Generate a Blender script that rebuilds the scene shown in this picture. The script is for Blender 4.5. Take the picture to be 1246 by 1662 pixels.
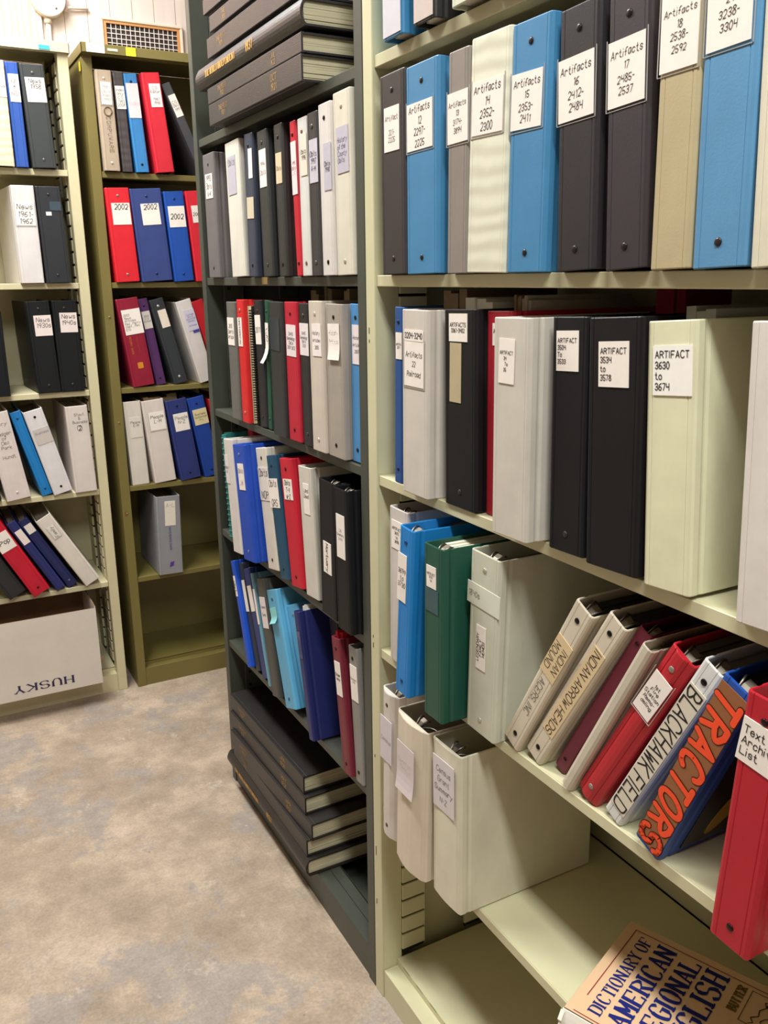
import bpy, math, random, zlib
from mathutils import Matrix, Vector
PI=math.pi; R=math.radians
SC=bpy.context.scene; COL=SC.collection
for o in list(bpy.data.objects): bpy.data.objects.remove(o, do_unlink=True)

# ------------------------------------------------------------------ camera
cam=bpy.data.cameras.new('camera'); CAM=bpy.data.objects.new('camera',cam); COL.objects.link(CAM)
cam.sensor_fit='VERTICAL'; cam.sensor_height=36.0; cam.lens=1399.43*36.0/1662.0
cam.clip_start=.02
def _cam(loc,yaw,pitch,roll):
    f=Vector((math.sin(yaw)*math.cos(pitch),math.cos(yaw)*math.cos(pitch),-math.sin(pitch)))
    r=Vector((math.cos(yaw),-math.sin(yaw),0)); u=r.cross(f)
    c,s=math.cos(roll),math.sin(roll); r2=c*r+s*u; u2=-s*r+c*u
    CAM.matrix_world=Matrix(((r2.x,u2.x,-f.x,loc[0]),(r2.y,u2.y,-f.y,loc[1]),(r2.z,u2.z,-f.z,loc[2]),(0,0,0,1)))
_cam((-0.6905,-1.3297,1.445),0.4971,0.2646,-0.0097)
SC.camera=CAM

# ------------------------------------------------------------------ light
SC.view_settings.view_transform='Standard'; SC.view_settings.look='None'
SC.view_settings.gamma=1.0; SC.view_settings.exposure=0.0
try: SC.view_settings.use_curve_mapping=False
except Exception: pass
W=bpy.data.worlds.new('world'); SC.world=W; W.use_nodes=True
W.node_tree.nodes['Background'].inputs[0].default_value=(1,.93,.85,1)
W.node_tree.nodes['Background'].inputs[1].default_value=.25
def area(name,loc,sx,sy,power,color,rot=(0,0,0)):
    l=bpy.data.lights.new(name,'AREA'); l.shape='RECTANGLE'; l.size=sx; l.size_y=sy; l.energy=power; l.color=color
    o=bpy.data.objects.new(name,l); COL.objects.link(o); o.location=loc; o.rotation_euler=rot; return o
area('ceiling_strip_light',(-.66,.85,2.92),.22,1.25,60,(.97,1,.96))
area('ceiling_strip_light_far',(-.50,1.48,2.90),.9,.2,17,(1,.975,.95))
area('ceiling_strip_light_near',(-.60,-1.55,2.92),.22,1.25,56,(.97,1,.96))

# ------------------------------------------------------------------ materials
def lin(h):
    h=h.lstrip('#'); v=[int(h[i:i+2],16)/255 for i in (0,2,4)]
    return tuple((c/12.92 if c<=.04045 else ((c+.055)/1.055)**2.4) for c in v)+(1,)
_M={}
def mat(kind,hx,rough=.5,metal=0.0,var=.06,vscale=9.,bump=.0,bscale=300.,spec=.5,coat=0.,stretch=(1,1,1)):
    key=(kind,hx,rough,metal,var,vscale,bump,bscale,coat,stretch,spec)
    if key in _M: return _M[key]
    m=bpy.data.materials.new(kind+'_'+hx.lstrip('#')); m.use_nodes=True
    n=m.node_tree.nodes; l=m.node_tree.links; b=n['Principled BSDF']
    c=lin(hx); b.inputs['Base Color'].default_value=c
    b.inputs['Roughness'].default_value=rough; b.inputs['Metallic'].default_value=metal
    b.inputs['Specular IOR Level'].default_value=spec
    b.inputs['Coat Weight'].default_value=coat; b.inputs['Coat Roughness'].default_value=.25
    tc=n.new('ShaderNodeTexCoord'); mp=n.new('ShaderNodeMapping'); l.new(tc.outputs['Object'],mp.inputs[0])
    mp.inputs['Scale'].default_value=stretch
    if var>0:
        t=n.new('ShaderNodeTexNoise'); t.inputs['Scale'].default_value=vscale; t.inputs['Detail'].default_value=5; t.inputs['Roughness'].default_value=.6
        l.new(mp.outputs[0],t.inputs['Vector'])
        r=n.new('ShaderNodeValToRGB'); l.new(t.outputs['Fac'],r.inputs[0])
        r.color_ramp.elements[0].position=.3; r.color_ramp.elements[1].position=.7
        r.color_ramp.elements[0].color=tuple(max(0,x*(1-var)) for x in c[:3])+(1,)
        r.color_ramp.elements[1].color=tuple(min(1,x*(1+var)) for x in c[:3])+(1,)
        l.new(r.outputs[0],b.inputs['Base Color'])
    if bump>0:
        t2=n.new('ShaderNodeTexNoise'); t2.inputs['Scale'].default_value=bscale; t2.inputs['Detail'].default_value=3
        l.new(mp.outputs[0],t2.inputs['Vector'])
        bm=n.new('ShaderNodeBump'); bm.inputs['Strength'].default_value=bump; bm.inputs['Distance'].default_value=.002
        l.new(t2.outputs['Fac'],bm.inputs['Height']); l.new(bm.outputs[0],b.inputs['Normal'])
    _M[key]=m; return m
def lum(hx): c=lin(hx); return .3*c[0]+.6*c[1]+.1*c[2]
def vinyl(hx):
    if lum(hx)>.45: return mat('white_vinyl',hx,.5,var=.09,vscale=14,bump=.25,bscale=60,stretch=(1,1,.5))
    return mat('vinyl',hx,.42,var=.08,vscale=12,bump=.07,bscale=380,spec=.2 if lum(hx)<.014 else .4)
def paper(hx='#f2eae2'): return mat('paper',hx,.75,var=.03,vscale=40,spec=.2)
INK=lambda hx='#2a2426': mat('ink',hx,.7,var=0,spec=.2)
METAL=mat('nickel','#7d766c',.4,1.0,var=.05)
PAINT_CREAM=mat('cream_paint','#d0cba8',.42,var=.05,vscale=7,bump=.06,bscale=120)
PAINT_YEL=mat('pale_paint','#d3c9a4',.45,var=.05,vscale=7,bump=.06,bscale=120)
PAINT_OLIVE=mat('olive_paint','#786c3a',.45,var=.07,vscale=7,bump=.06,bscale=120)
PAINT_GREY=mat('grey_green_paint','#464941',.45,var=.07,vscale=9,bump=.06,bscale=120)
DARK=mat('slot_shade','#0b0a09',.9,var=0)  # shade inside slots and holes, painted as near-black backing and squares

# ------------------------------------------------------------------ mesh helpers
class MB:
    def __init__(s): s.v=[]; s.f=[]; s.m=[]; s.sm=[]
    def add(s,vs,fs,mi=0,smooth=False):
        k=len(s.v); s.v+= [tuple(p) for p in vs]
        for f in fs: s.f.append(tuple(i+k for i in f)); s.m.append(mi); s.sm.append(smooth)
        return s
    def box(s,x0,x1,y0,y1,z0,z1,mi=0,b=0.0):
        if b<=0:
            v=[(x0,y0,z0),(x1,y0,z0),(x1,y1,z0),(x0,y1,z0),(x0,y0,z1),(x1,y0,z1),(x1,y1,z1),(x0,y1,z1)]
            return s.add(v,[(3,2,1,0),(4,5,6,7),(0,1,5,4),(1,2,6,5),(2,3,7,6),(3,0,4,7)],mi)
        b=min(b,(x1-x0)*.45,(y1-y0)*.45,(z1-z0)*.45)
        v=[];
        for z,i in ((z0,b),(z0+b,0),(z1-b,0),(z1,b)):
            q=b if i==0 else b
            if i: pts=[(x0+b,y0+b),(x1-b,y0+b),(x1-b,y1-b),(x0+b,y1-b)]; pts=[(x0+b,y0+b),(x0+b,y0+b),(x1-b,y0+b),(x1-b,y0+b),(x1-b,y1-b),(x1-b,y1-b),(x0+b,y1-b),(x0+b,y1-b)]
            else: pts=[(x0,y0+b),(x0+b,y0),(x1-b,y0),(x1,y0+b),(x1,y1-b),(x1-b,y1),(x0+b,y1),(x0,y1-b)]
            v+=[(p[0],p[1],z) for p in pts]
        f=[]
        for k in range(3):
            for i in range(8):
                j=(i+1)%8; f.append((k*8+i,k*8+j,(k+1)*8+j,(k+1)*8+i))
        f.append((6,4,2,0)); f.append((24,26,28,30))
        return s.add(v,f,mi)
    def prism(s,poly,z0,z1,mi=0,axis='z',smooth=False):
        n=len(poly)
        def P(a,b,c): return {'z':(a,b,c),'x':(c,a,b),'y':(a,c,b)}[axis]
        v=[P(a,b,z0) for a,b in poly]+[P(a,b,z1) for a,b in poly]
        f=[(i,(i+1)%n,n+(i+1)%n,n+i) for i in range(n)]
        s.add(v,f,mi,smooth); s.add(v,[tuple(range(n))[::-1],tuple(range(n,2*n))],mi)
        return s
    def tube(s,pts,r,n=8,mi=0,closed=False):
        P=[Vector(p) for p in pts]; N=len(P); v=[];
        for i,p in enumerate(P):
            a=P[(i-1)%N] if (closed or i>0) else p; b=P[(i+1)%N] if (closed or i<N-1) else p
            d=(b-a).normalized(); up=Vector((0,0,1)) if abs(d.z)<.9 else Vector((1,0,0))
            u=d.cross(up).normalized(); w=u.cross(d)
            for k in range(n):
                t=2*PI*k/n; v.append(p+u*r*math.cos(t)+w*r*math.sin(t))
        f=[]
        for i in range(N if closed else N-1):
            j=(i+1)%N
            for k in range(n): f.append((i*n+k,i*n+(k+1)%n,j*n+(k+1)%n,j*n+k))
        if not closed: f+= [tuple(range(n))[::-1],tuple((N-1)*n+k for k in range(n))]
        return s.add(v,f,mi,True)
    def dome(s,c,r,h,n=14,mi=0,dirv=(0,-1,0)):
        d=Vector(dirv).normalized(); up=Vector((0,0,1)) if abs(d.z)<.9 else Vector((1,0,0)); u=d.cross(up).normalized(); w=u.cross(d); c=Vector(c); v=[]
        rings=[(1,0),(.92,.55),(.6,.9)]
        for a,b in rings:
            for k in range(n):
                t=2*PI*k/n; v.append(c+(u*math.cos(t)+w*math.sin(t))*r*a+d*h*b)
        v.append(c+d*h); f=[]
        for q in range(2):
            for k in range(n): f.append((q*n+k,q*n+(k+1)%n,(q+1)*n+(k+1)%n,(q+1)*n+k))
        for k in range(n): f.append((2*n+k,2*n+(k+1)%n,3*n))
        f.append(tuple(range(n))[::-1])
        return s.add(v,f,mi,True)
    def build(s,name,mats,parent=None):
        me=bpy.data.meshes.new(name); me.from_pydata(s.v,[],s.f)
        if not isinstance(mats,(list,tuple)): mats=[mats]
        for m in mats: me.materials.append(m)
        me.polygons.foreach_set('material_index',s.m); me.polygons.foreach_set('use_smooth',s.sm)
        me.update()
        import bmesh
        b=bmesh.new(); b.from_mesh(me); bmesh.ops.recalc_face_normals(b,faces=b.faces); b.to_mesh(me); b.free()
        o=bpy.data.objects.new(name,me); COL.objects.link(o)
        if parent: o.parent=parent
        return o
def tag(o,label,cat,group=None,kind=None):
    if label: o['label']=label
    if cat: o['category']=cat
    if group: o['group']=group
    if kind: o['kind']=kind
    return o
def empty(name,M,label,cat,group=None):
    o=bpy.data.objects.new(name,None); o.empty_display_size=.02; COL.objects.link(o); o.matrix_world=M
    return tag(o,label,cat,group)
def RM(kind,loc,lean=0.0,yaw=0.0):
    # local X runs along the shelf, local Y into it, Z up; 'R' = the long bank on the right, 'L' = the units at the end wall
    M=Matrix.Translation(loc)
    if kind=='R': M=M@Matrix.Rotation(-PI/2,4,'Z')
    return M@Matrix.Rotation(yaw,4,'Z')@Matrix.Rotation(lean,4,'Y')

# ------------------------------------------------------------------ stroke lettering
# glyphs on a small grid: two digits per point (x, y+2); '~' marks a curved stroke
GL={'A':'02 28 42|14 34','B':'08 02|08 28|~28 37 36 25|05 25|~25 44 43 22|02 22','C':'~47 38 18 06 04 12 32 43','D':'08 02|08 28|~28 47 43 22|22 02','E':'48 08 02 42|05 35','F':'48 08 02|05 35','G':'~47 38 18 06 04 12 32 43|43 45 25','H':'08 02|48 42|05 45','I':'08 02','J':'38 33|~33 22 12 03','K':'08 02|48 04|15 42','L':'08 02 42','M':'02 08 24 48 42','N':'02 08 42 48','O':'~18 38 46 44 32 12 04 06 18','P':'02 08 28|~28 47 46 25|25 05','Q':'~18 38 46 44 32 12 04 06 18|24 42','R':'02 08 28|~28 47 46 25|25 05|25 42','S':'~47 38 18 07 06 15 35 44 43 32 12 03','T':'08 48|28 22','U':'08 04|~04 12 32 44|44 48','V':'08 22 48','W':'08 12 26 32 48','X':'08 42|48 02','Y':'08 25 48|25 22','Z':'08 48 02 42',
'a':'~36 16 05 03 12 23 35|36 32','b':'08 02|~05 16 26 35 33 22 12 03','c':'~35 26 16 05 03 12 22 33','d':'38 32|~35 26 16 05 03 12 22 33','e':'04 34|~34 26 16 05 03 12 22 33','f':'~38 28 17 16|16 12|05 25','g':'36 31|~31 20 10 01|~35 26 16 05 03 12 22 33','h':'08 02|~05 16 26 35|35 32','i':'06 02|08 08','j':'26 21|~21 10 00|28 28','k':'08 02|36 04|14 32','l':'08 02','m':'06 02|~05 16 25|25 22|~25 36 45|45 42','n':'06 02|~05 16 26 35|35 32','o':'~16 26 35 33 22 12 03 05 16','p':'06 00|~05 16 26 35 33 22 12 03','q':'36 30|~35 26 16 05 03 12 22 33','r':'06 02|~05 16 26 35','s':'~35 26 16 05 14 24 33 22 12 03','t':'18 13|~13 22 32|06 26','u':'06 03|~03 12 22 33|36 32','v':'06 22 46','w':'06 12 24 32 46','x':'06 32|36 02','y':'06 23|46 00','z':'06 36 02 32',
'0':'~18 28 36 34 22 12 04 06 18','1':'17 28 22','2':'~07 18 28 37 35|35 02 32','3':'~07 18 28 37 36 25 15|~25 34 33 22 12 03','4':'08 05 35|38 32','5':'38 08 05|~05 25 34 33 22 12 03','6':'~38 17 05 03 12 22 33 34 25 15 04','7':'08 38 12','8':'~18 28 37 26 15 04 03 12 22 33 34 25 16 07 18','9':'~36 25 15 06 07 18 28 37 36|36 22',
'-':'05 25','&':'~42 07 18 27 03 12 22 44',',':'12 01','.':'02 02',"'":'08 07','/':'02 38'}
def glyph(ch):
    g=GL.get(ch)
    if g is None: return [],2.
    out=[];mx=0
    for st in g.split('|'):
        sm=st.startswith('~'); pts=[(int(a[0]),int(a[1])-2) for a in st.lstrip('~').split()]
        mx=max(mx,max(p[0] for p in pts))
        if sm and len(pts)>2:
            q=[];cl=pts[0]==pts[-1];n=len(pts)
            for i in range(n-1):
                p0=pts[i-1] if i>0 else (pts[-2] if cl else pts[0]); p1=pts[i];p2=pts[i+1]; p3=pts[i+2] if i+2<n else (pts[1] if cl else pts[-1])
                for k in range(4):
                    t=k/4.; a=tuple(.5*(2*p1[d]+(p2[d]-p0[d])*t+(2*p0[d]-5*p1[d]+4*p2[d]-p3[d])*t*t+(3*p1[d]-p0[d]-3*p2[d]+p3[d])*t**3) for d in (0,1)); q.append(a)
            q.append(pts[-1]); pts=q
        out.append(pts)
    return out,float(max(mx,.6))
_K=[0]
def _lift(y):
    _K[0]+=1; return y-(_K[0]%9)*2.5e-5
def ribbon(mb,pts,w,nib=None,y=0.,mi=0):
    # pts in (x,z); flat ribbon facing -Y
    if len(pts)==2 and pts[0]==pts[1]: pts=[(pts[0][0]-w*.3,pts[0][1]),(pts[0][0]+w*.3,pts[0][1])]
    n=len(pts)
    for i in range(n-1):
        (x0,z0),(x1,z1)=pts[i],pts[i+1]; dx,dz=x1-x0,z1-z0; L=math.hypot(dx,dz)
        if L<1e-9: continue
        ux,uz=dx/L,dz/L
        h=w/2; e=0
        if nib: h=w/2*(nib+(1-nib)*abs(uz)**1.3 if ux*uz<=0 or abs(uz)>.97 else nib+(1-nib)*abs(uz)**1.3*.45); e=h*.3
        ax,az=x0-ux*e,z0-uz*e; bx,bz=x1+ux*e,z1+uz*e; nx,nz=-uz*h,ux*h
        y_=_lift(y)
        mb.add([(ax+nx,y_,az+nz),(ax-nx,y_,az-nz),(bx-nx,y_,bz-nz),(bx+nx,y_,bz+nz)],[(0,1,2,3)],mi)
    if not nib:
        k=6 if w<.0015 else 16
        for x0,z0 in pts:
            y_=_lift(y); mb.add([(x0+w/2*math.cos(2*PI*q/k),y_,z0+w/2*math.sin(2*PI*q/k)) for q in range(k)],[tuple(range(k))],mi)
def text(lines,x0,x1,z0,z1,y=0.,style='hand',rng=None,wt=None,align='c',rot=0,lh=1.45,sx=1.0,maxh=1.0,mb=None,mi=0,grow=0.):
    """strokes fitted to a box; rot 0 upright, -90 reading downwards, 90 upwards, 180 upside down"""
    mb=mb or MB(); rng=rng or random.Random(1)
    cx,cz=(x0+x1)/2,(z0+z1)/2; Wd,Hd=x1-x0,z1-z0
    if rot in (90,-90): Wd,Hd=Hd,Wd
    gap={'serif':2.3,'bubble':2.5}.get(style,1.5)
    slant={'hand':.12,'typed':0,'marker':.05,'serif':0,'bubble':.18}[style]
    lay=[]
    for ln in lines:
        x=0;items=[]
        for ch in ln:
            if ch==' ': x+=2.2*sx; continue
            g,w=glyph(ch); items.append((ch,g,x,w)); x+=(w+gap)*sx
        lay.append((items,max(x-gap*sx,1)))
    n=max(1,len(lines))
    sc=min(Hd/(n*lh*6.-(lh-1)*6*.9),Wd/max(max(w for _,w in lay)+1.2,1e-3)); sc=min(sc,maxh)
    wt=(wt or {'hand':.62,'typed':.85,'marker':.8,'serif':1.5,'bubble':2.2}[style])*sc+grow
    nib=.28 if style=='serif' else None
    ca,sa=math.cos(R(rot)),math.sin(R(rot))
    T=lambda px,pz:(cx+px*ca-pz*sa, cz+px*sa+pz*ca)
    tot=(n*lh*6-(lh-1)*6)*sc
    for i,(items,w) in enumerate(lay):
        bz=tot/2-6*sc-i*lh*6*sc
        bx=-w*sc/2 if align=='c' else -Wd/2+.6*sc
        if style=='hand': bz+=rng.uniform(-.35,.35)*sc; bx+=rng.uniform(-.4,.4)*sc
        for ch,g,gx,gw in items:
            jx=rng.uniform(-.15,.15) if style=='hand' else 0; jz=rng.uniform(-.3,.3) if style=='hand' else 0; js=rng.uniform(.92,1.08) if style in('hand','marker') else 1
            for st in g:
                P=[T(bx+(gx+p[0]*sx+jx+slant*p[1])*sc, bz+(p[1]*js+jz)*sc) for p in st]
                ribbon(mb,P,wt,nib,y,mi)
                if style=='serif' and ch.isalpha():
                    for a,b in ((st[0],st[1]),(st[-1],st[-2])):
                        if a[1] in (0,6) and abs(b[1]-a[1])>1.2 and len(st)<6:
                            q=[T(bx+(gx+a[0]*sx-.95)*sc,bz+(a[1]+(.12 if a[1]==0 else -.12))*sc),T(bx+(gx+a[0]*sx+.95)*sc,bz+(a[1]+(.12 if a[1]==0 else -.12))*sc)]
                            ribbon(mb,q,wt*.32,None,y,mi)
                        elif a[0]>=3 and abs(b[0]-a[0])>1 and ch in 'EFLTZ' :
                            dz=-1 if a[1]>=5 else 1
                            if a[1] in(0,6): ribbon(mb,[T(bx+(gx+a[0]*sx)*sc,bz+a[1]*sc),T(bx+(gx+a[0]*sx+.1)*sc,bz+(a[1]+dz*1.3)*sc)],wt*.5,None,y,mi)
    return mb

# ------------------------------------------------------------------ room shell
def struct(o): o['kind']='structure'; return o
def floor_mat():
    m=bpy.data.materials.new('worn_painted_concrete'); m.use_nodes=True; n=m.node_tree.nodes; l=m.node_tree.links; b=n['Principled BSDF']
    tc=n.new('ShaderNodeTexCoord')
    def noise(s,d=6,r=.6):
        t=n.new('ShaderNodeTexNoise'); t.inputs['Scale'].default_value=s; t.inputs['Detail'].default_value=d; t.inputs['Roughness'].default_value=r; l.new(tc.outputs['Object'],t.inputs['Vector']); return t
    def ramp(src,stops):
        r=n.new('ShaderNodeValToRGB'); l.new(src,r.inputs[0]); e=r.color_ramp.elements
        e[0].position,e[0].color=stops[0][0],lin(stops[0][1]); e[1].position,e[1].color=stops[-1][0],lin(stops[-1][1])
        for p,c in stops[1:-1]: q=e.new(p); q.color=lin(c)
        return r
    def mix(f,a,bb):
        x=n.new('ShaderNodeMix'); x.data_type='RGBA'; l.new(f,x.inputs['Factor']); l.new(a,x.inputs['A']); l.new(bb,x.inputs['B']); return x.outputs['Result']
    base=ramp(noise(4.5,12,.7).outputs['Fac'],[(.34,'#9f8d7c'),(.5,'#b9a591'),(.66,'#d8c1ab')])
    grey=ramp(noise(23,6,.7).outputs['Fac'],[(.3,'#998f8a'),(.7,'#b8aea8')])
    gf=ramp(noise(2.6,12,.72).outputs['Fac'],[(.52,'#000000'),(.565,'#e0e0e0')])
    c=mix(gf.outputs[0],base.outputs[0],grey.outputs[0])
    pale=ramp(noise(60,4,.6).outputs['Fac'],[(.3,'#cdb8a5'),(.7,'#ddcdbd')])
    pf=ramp(noise(7.5,12,.75).outputs['Fac'],[(.585,'#000000'),(.63,'#c0c0c0')])
    c=mix(pf.outputs[0],c,pale.outputs[0])
    sp=n.new('ShaderNodeTexVoronoi'); sp.inputs['Scale'].default_value=26; l.new(tc.outputs['Object'],sp.inputs['Vector'])
    sf=ramp(sp.outputs['Distance'],[(.06,'#ffffff'),(.10,'#000000')])
    nn=noise(7,3,.5); sf2=ramp(nn.outputs['Fac'],[(.58,'#000000'),(.62,'#ffffff')])
    mu=n.new('ShaderNodeMix'); mu.data_type='RGBA'; mu.blend_type='MULTIPLY'; mu.inputs['Factor'].default_value=1
    l.new(sf.outputs[0],mu.inputs['A']); l.new(sf2.outputs[0],mu.inputs['B'])
    white=ramp(noise(50).outputs['Fac'],[(.3,'#cfc8c0'),(.7,'#e0dad2')])
    c=mix(mu.outputs['Result'],c,white.outputs[0])
    fg=ramp(noise(140,6,.75).outputs['Fac'],[(.3,'#d8d8d8'),(.7,'#ffffff')])
    mf=n.new('ShaderNodeMix'); mf.data_type='RGBA'; mf.blend_type='MULTIPLY'; mf.inputs['Factor'].default_value=1; l.new(c,mf.inputs['A']); l.new(fg.outputs[0],mf.inputs['B']); c=mf.outputs['Result']
    dk=n.new('ShaderNodeTexVoronoi'); dk.inputs['Scale'].default_value=11; l.new(tc.outputs['Object'],dk.inputs['Vector'])
    df=ramp(dk.outputs['Distance'],[(.022,'#c0c0c0'),(.04,'#000000')]); dc=ramp(noise(80).outputs['Fac'],[(.3,'#4a4038'),(.7,'#6a5d50')])
    c=mix(df.outputs[0],c,dc.outputs[0])
    l.new(c,b.inputs['Base Color']); b.inputs['Roughness'].default_value=.72; b.inputs['Specular IOR Level'].default_value=.3
    bp=n.new('ShaderNodeBump'); bp.inputs['Strength'].default_value=.25; bp.inputs['Distance'].default_value=.003
    l.new(noise(38,6,.7).outputs['Fac'],bp.inputs['Height']); l.new(bp.outputs[0],b.inputs['Normal'])
    return m
def wall_mat(hx,seam=.0755,off=-.0075,dark='#b5a69c'):
    m=bpy.data.materials.new('painted_boards'); m.use_nodes=True; n=m.node_tree.nodes; l=m.node_tree.links; b=n['Principled BSDF']
    tc=n.new('ShaderNodeTexCoord'); sx=n.new('ShaderNodeSeparateXYZ'); l.new(tc.outputs['Object'],sx.inputs[0])
    def mth(op,a,v):
        q=n.new('ShaderNodeMath'); q.operation=op
        if isinstance(a,(int,float)): q.inputs[0].default_value=a
        else: l.new(a,q.inputs[0])
        q.inputs[1].default_value=v; return q.outputs[0]
    f=mth('FRACT',mth('DIVIDE',mth('ADD',sx.outputs[0],-off+10*seam),seam),0)
    f=mth('ABSOLUTE',mth('SUBTRACT',f,.5),0)
    r=n.new('ShaderNodeValToRGB'); l.new(f,r.inputs[0]); e=r.color_ramp.elements
    e[0].position=.475; e[0].color=(0,0,0,1); e[1].position=.492; e[1].color=(1,1,1,1)
    t=n.new('ShaderNodeTexNoise'); t.inputs['Scale'].default_value=9; t.inputs['Detail'].default_value=6
    mp=n.new('ShaderNodeMapping'); mp.inputs['Scale'].default_value=(3,1,.35); l.new(tc.outputs['Object'],mp.inputs[0]); l.new(mp.outputs[0],t.inputs['Vector'])
    rr=n.new('ShaderNodeValToRGB'); l.new(t.outputs['Fac'],rr.inputs[0]); q=rr.color_ramp.elements
    c=lin(hx); q[0].position=.35; q[0].color=tuple(x*.88 for x in c[:3])+(1,); q[1].position=.65; q[1].color=c
    mx=n.new('ShaderNodeMix'); mx.data_type='RGBA'; l.new(r.outputs[0],mx.inputs['Factor']); l.new(rr.outputs[0],mx.inputs['A']); mx.inputs['B'].default_value=lin(dark)
    l.new(mx.outputs['Result'],b.inputs['Base Color']); b.inputs['Roughness'].default_value=.6
    return m
def wood_mat(hx,hx2):
    m=bpy.data.materials.new('grained_board'); m.use_nodes=True; n=m.node_tree.nodes; l=m.node_tree.links; b=n['Principled BSDF']
    tc=n.new('ShaderNodeTexCoord'); mp=n.new('ShaderNodeMapping'); mp.inputs['Scale'].default_value=(1,1,.12); mp.inputs['Rotation'].default_value=(0,R(9),0); l.new(tc.outputs['Object'],mp.inputs[0])
    w=n.new('ShaderNodeTexWave'); w.inputs['Scale'].default_value=14; w.inputs['Distortion'].default_value=9; w.inputs['Detail'].default_value=4; w.inputs['Detail Scale'].default_value=1.2
    l.new(mp.outputs[0],w.inputs['Vector']); r=n.new('ShaderNodeValToRGB'); l.new(w.outputs['Fac'],r.inputs[0])
    r.color_ramp.elements[0].color=lin(hx); r.color_ramp.elements[1].color=lin(hx2); l.new(r.outputs[0],b.inputs['Base Color']); b.inputs['Roughness'].default_value=.6
    return m
WH=mat('white_paint','#d9cbc2',.6,var=.05)
def slab(name,m,*a): return struct(MB().box(*a).build(name,m))
slab('floor',floor_mat(),-2.6,.6,-3.0,2.1,-.05,0)
slab('wall_back',wall_mat('#d6c7bf',dark='#94867c'),-2.6,.6+.9,1.99,2.09,0,3.0)
slab('wall_right',WH,.34,.44,-3.0,1.3,0,3.0)
DIM=mat('dull_wall','#8f877b',.7,var=.05)
slab('wall_left',DIM,-2.7,-2.6,-3.0,2.09,0,3.0)
slab('wall_front',DIM,-2.6,.6,-3.1,-3.0,0,3.0)
slab('ceiling',WH,-2.6,1.5,-3.0,2.09,3.0,3.05)
slab('trim_1',wood_mat('#dcc4b4','#c39c88'),-1.5,-.176,1.972,1.99,0,3.0)
slab('trim_2',mat('white_paint','#d9cbc2',.6,var=.05),-.176,-.158,1.976,1.99,0,3.0)

# ------------------------------------------------------------------ shelving units
def unit(M,label,Wd,D,H,levels,paint,cap=None,slots='slot',flange=.032,basestyle='lip',slotgap=.0048):
    u=empty('shelving_unit',M,label,'shelf')
    f=flange; t=.0015
    for sd in (0,1):
        mb=MB(); X=lambda a:(a if sd==0 else Wd-a)
        def bx(a,c,*r,**k): mb.box(min(X(a),X(c)),max(X(a),X(c)),*r,**k)
        bx(.0006,.003,.001,D,0,H-.002)                       # sheet side
        bx(.0006,f,.0,.004,0,H-.002,b=.0014)                # front face of the post
        bx(f-.003,f,.003,.045,0,H-.002)                      # returned edge
        bx(.0006,f,D-.004,D,0,H-.002)
        bx(f-.003,f,D-.045,D-.004,0,H-.002)
        mb.build('side_panel',[paint],u)
        if slots:
            for y0,y1 in ((.046,.1),(D-.1,D-.046)):
                s=MB(); pitch=.04; z=.1
                a,b=f-.004,f+.003
                s.box(min(X(a),X(b-.004)),max(X(a),X(b-.004)),y0+.001,y1-.001,.09,H-.03,1)
                if slots=='slot':
                    while z<H-.06:
                        s.box(min(X(a),X(b)),max(X(a),X(b)),y0,y1,z,z+pitch-slotgap,0,b=.001); z+=pitch
                else:
                    s.box(min(X(a),X(b)),max(X(a),X(b)),y0,y1,.09,H-.03,0,b=.001)
                    while z<H-.06:
                        s.box(min(X(b-.001),X(b+.0004)),max(X(b-.001),X(b+.0004)),y0+.01,y0+.018,z,z+.008,1); 
                        z+=pitch
                s.build('slotted_strip',[paint,DARK],u)
    MB().box(.003,Wd-.003,D-.003,D-.0015,.06,H-.004).build('back_panel',[paint],u)
    for z in levels:
        s=MB(); s.box(f+.001,Wd-f-.001,.006,D-.004,z-.0025,z); s.box(f+.001,Wd-f-.001,.004,.0065,z-.018,z,b=.001); s.box(f+.001,Wd-f-.001,.0065,.03,z-.018,z-.0165)
        s.box(f+.001,Wd-f-.001,D-.008,D-.004,z-.018,z)
        s.build('shelf',[paint],u)
    zb=.0665 if basestyle=='lip' else .0755
    b=MB(); b.box(f+.0005,Wd-f-.0005,.003,.006,0.0,zb-.0005); b.box(f+.0005,Wd-f-.0005,.003,.036,zb-.0025,zb,b=.001)
    if basestyle=='lip':
        b.box(f+.0005,Wd-f-.0005,.034,.037,.06,.081); b.box(f+.0005,Wd-f-.0005,.034,D-.004,.079,.0815)
    else:
        b.box(f+.0005,Wd-f-.0005,.034,.062,zb-.0025,zb); b.box(f+.0005,Wd-f-.0005,.06,.063,.03,zb); b.box(f+.0005,Wd-f-.0005,.06,D-.004,.03,.0325)
    b.build('base',[paint],u)
    if cap:
        co,ch=cap; c=MB(); c.box(-.0035,Wd+.0035,-co,D+.001,H-.003,H,b=.001); c.box(-.0035,Wd+.0035,-co,-co+.002,H-ch,H-.002)
        c.box(-.0035,-.0015,-co,D+.001,H-ch,H-.002); c.box(Wd+.0015,Wd+.0035,-co,D+.001,H-ch,H-.002); c.box(0,Wd,-co,.004,H-ch,H-ch+.0015)
        c.build('top_cap',[paint],u)
    return u
U_CREAM=unit(RM('R',(0,0,0)),'cream metal shelving unit in the right foreground, its shelf holding the numbered binders',.945,.300,2.13,[.455,.785,1.113,1.450,1.778],PAINT_CREAM)
U_CREAM['label']='cream metal shelving unit nearest the camera on the right'
U_GREY=unit(RM('R',(0,.9145,0)),'dark grey-green metal shelving unit in the middle with bound volumes top and bottom',.914,.300,2.3,[.455,.785,1.116,1.450,1.776],PAINT_GREY,slots='hole',flange=.030,basestyle='sunk')
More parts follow.
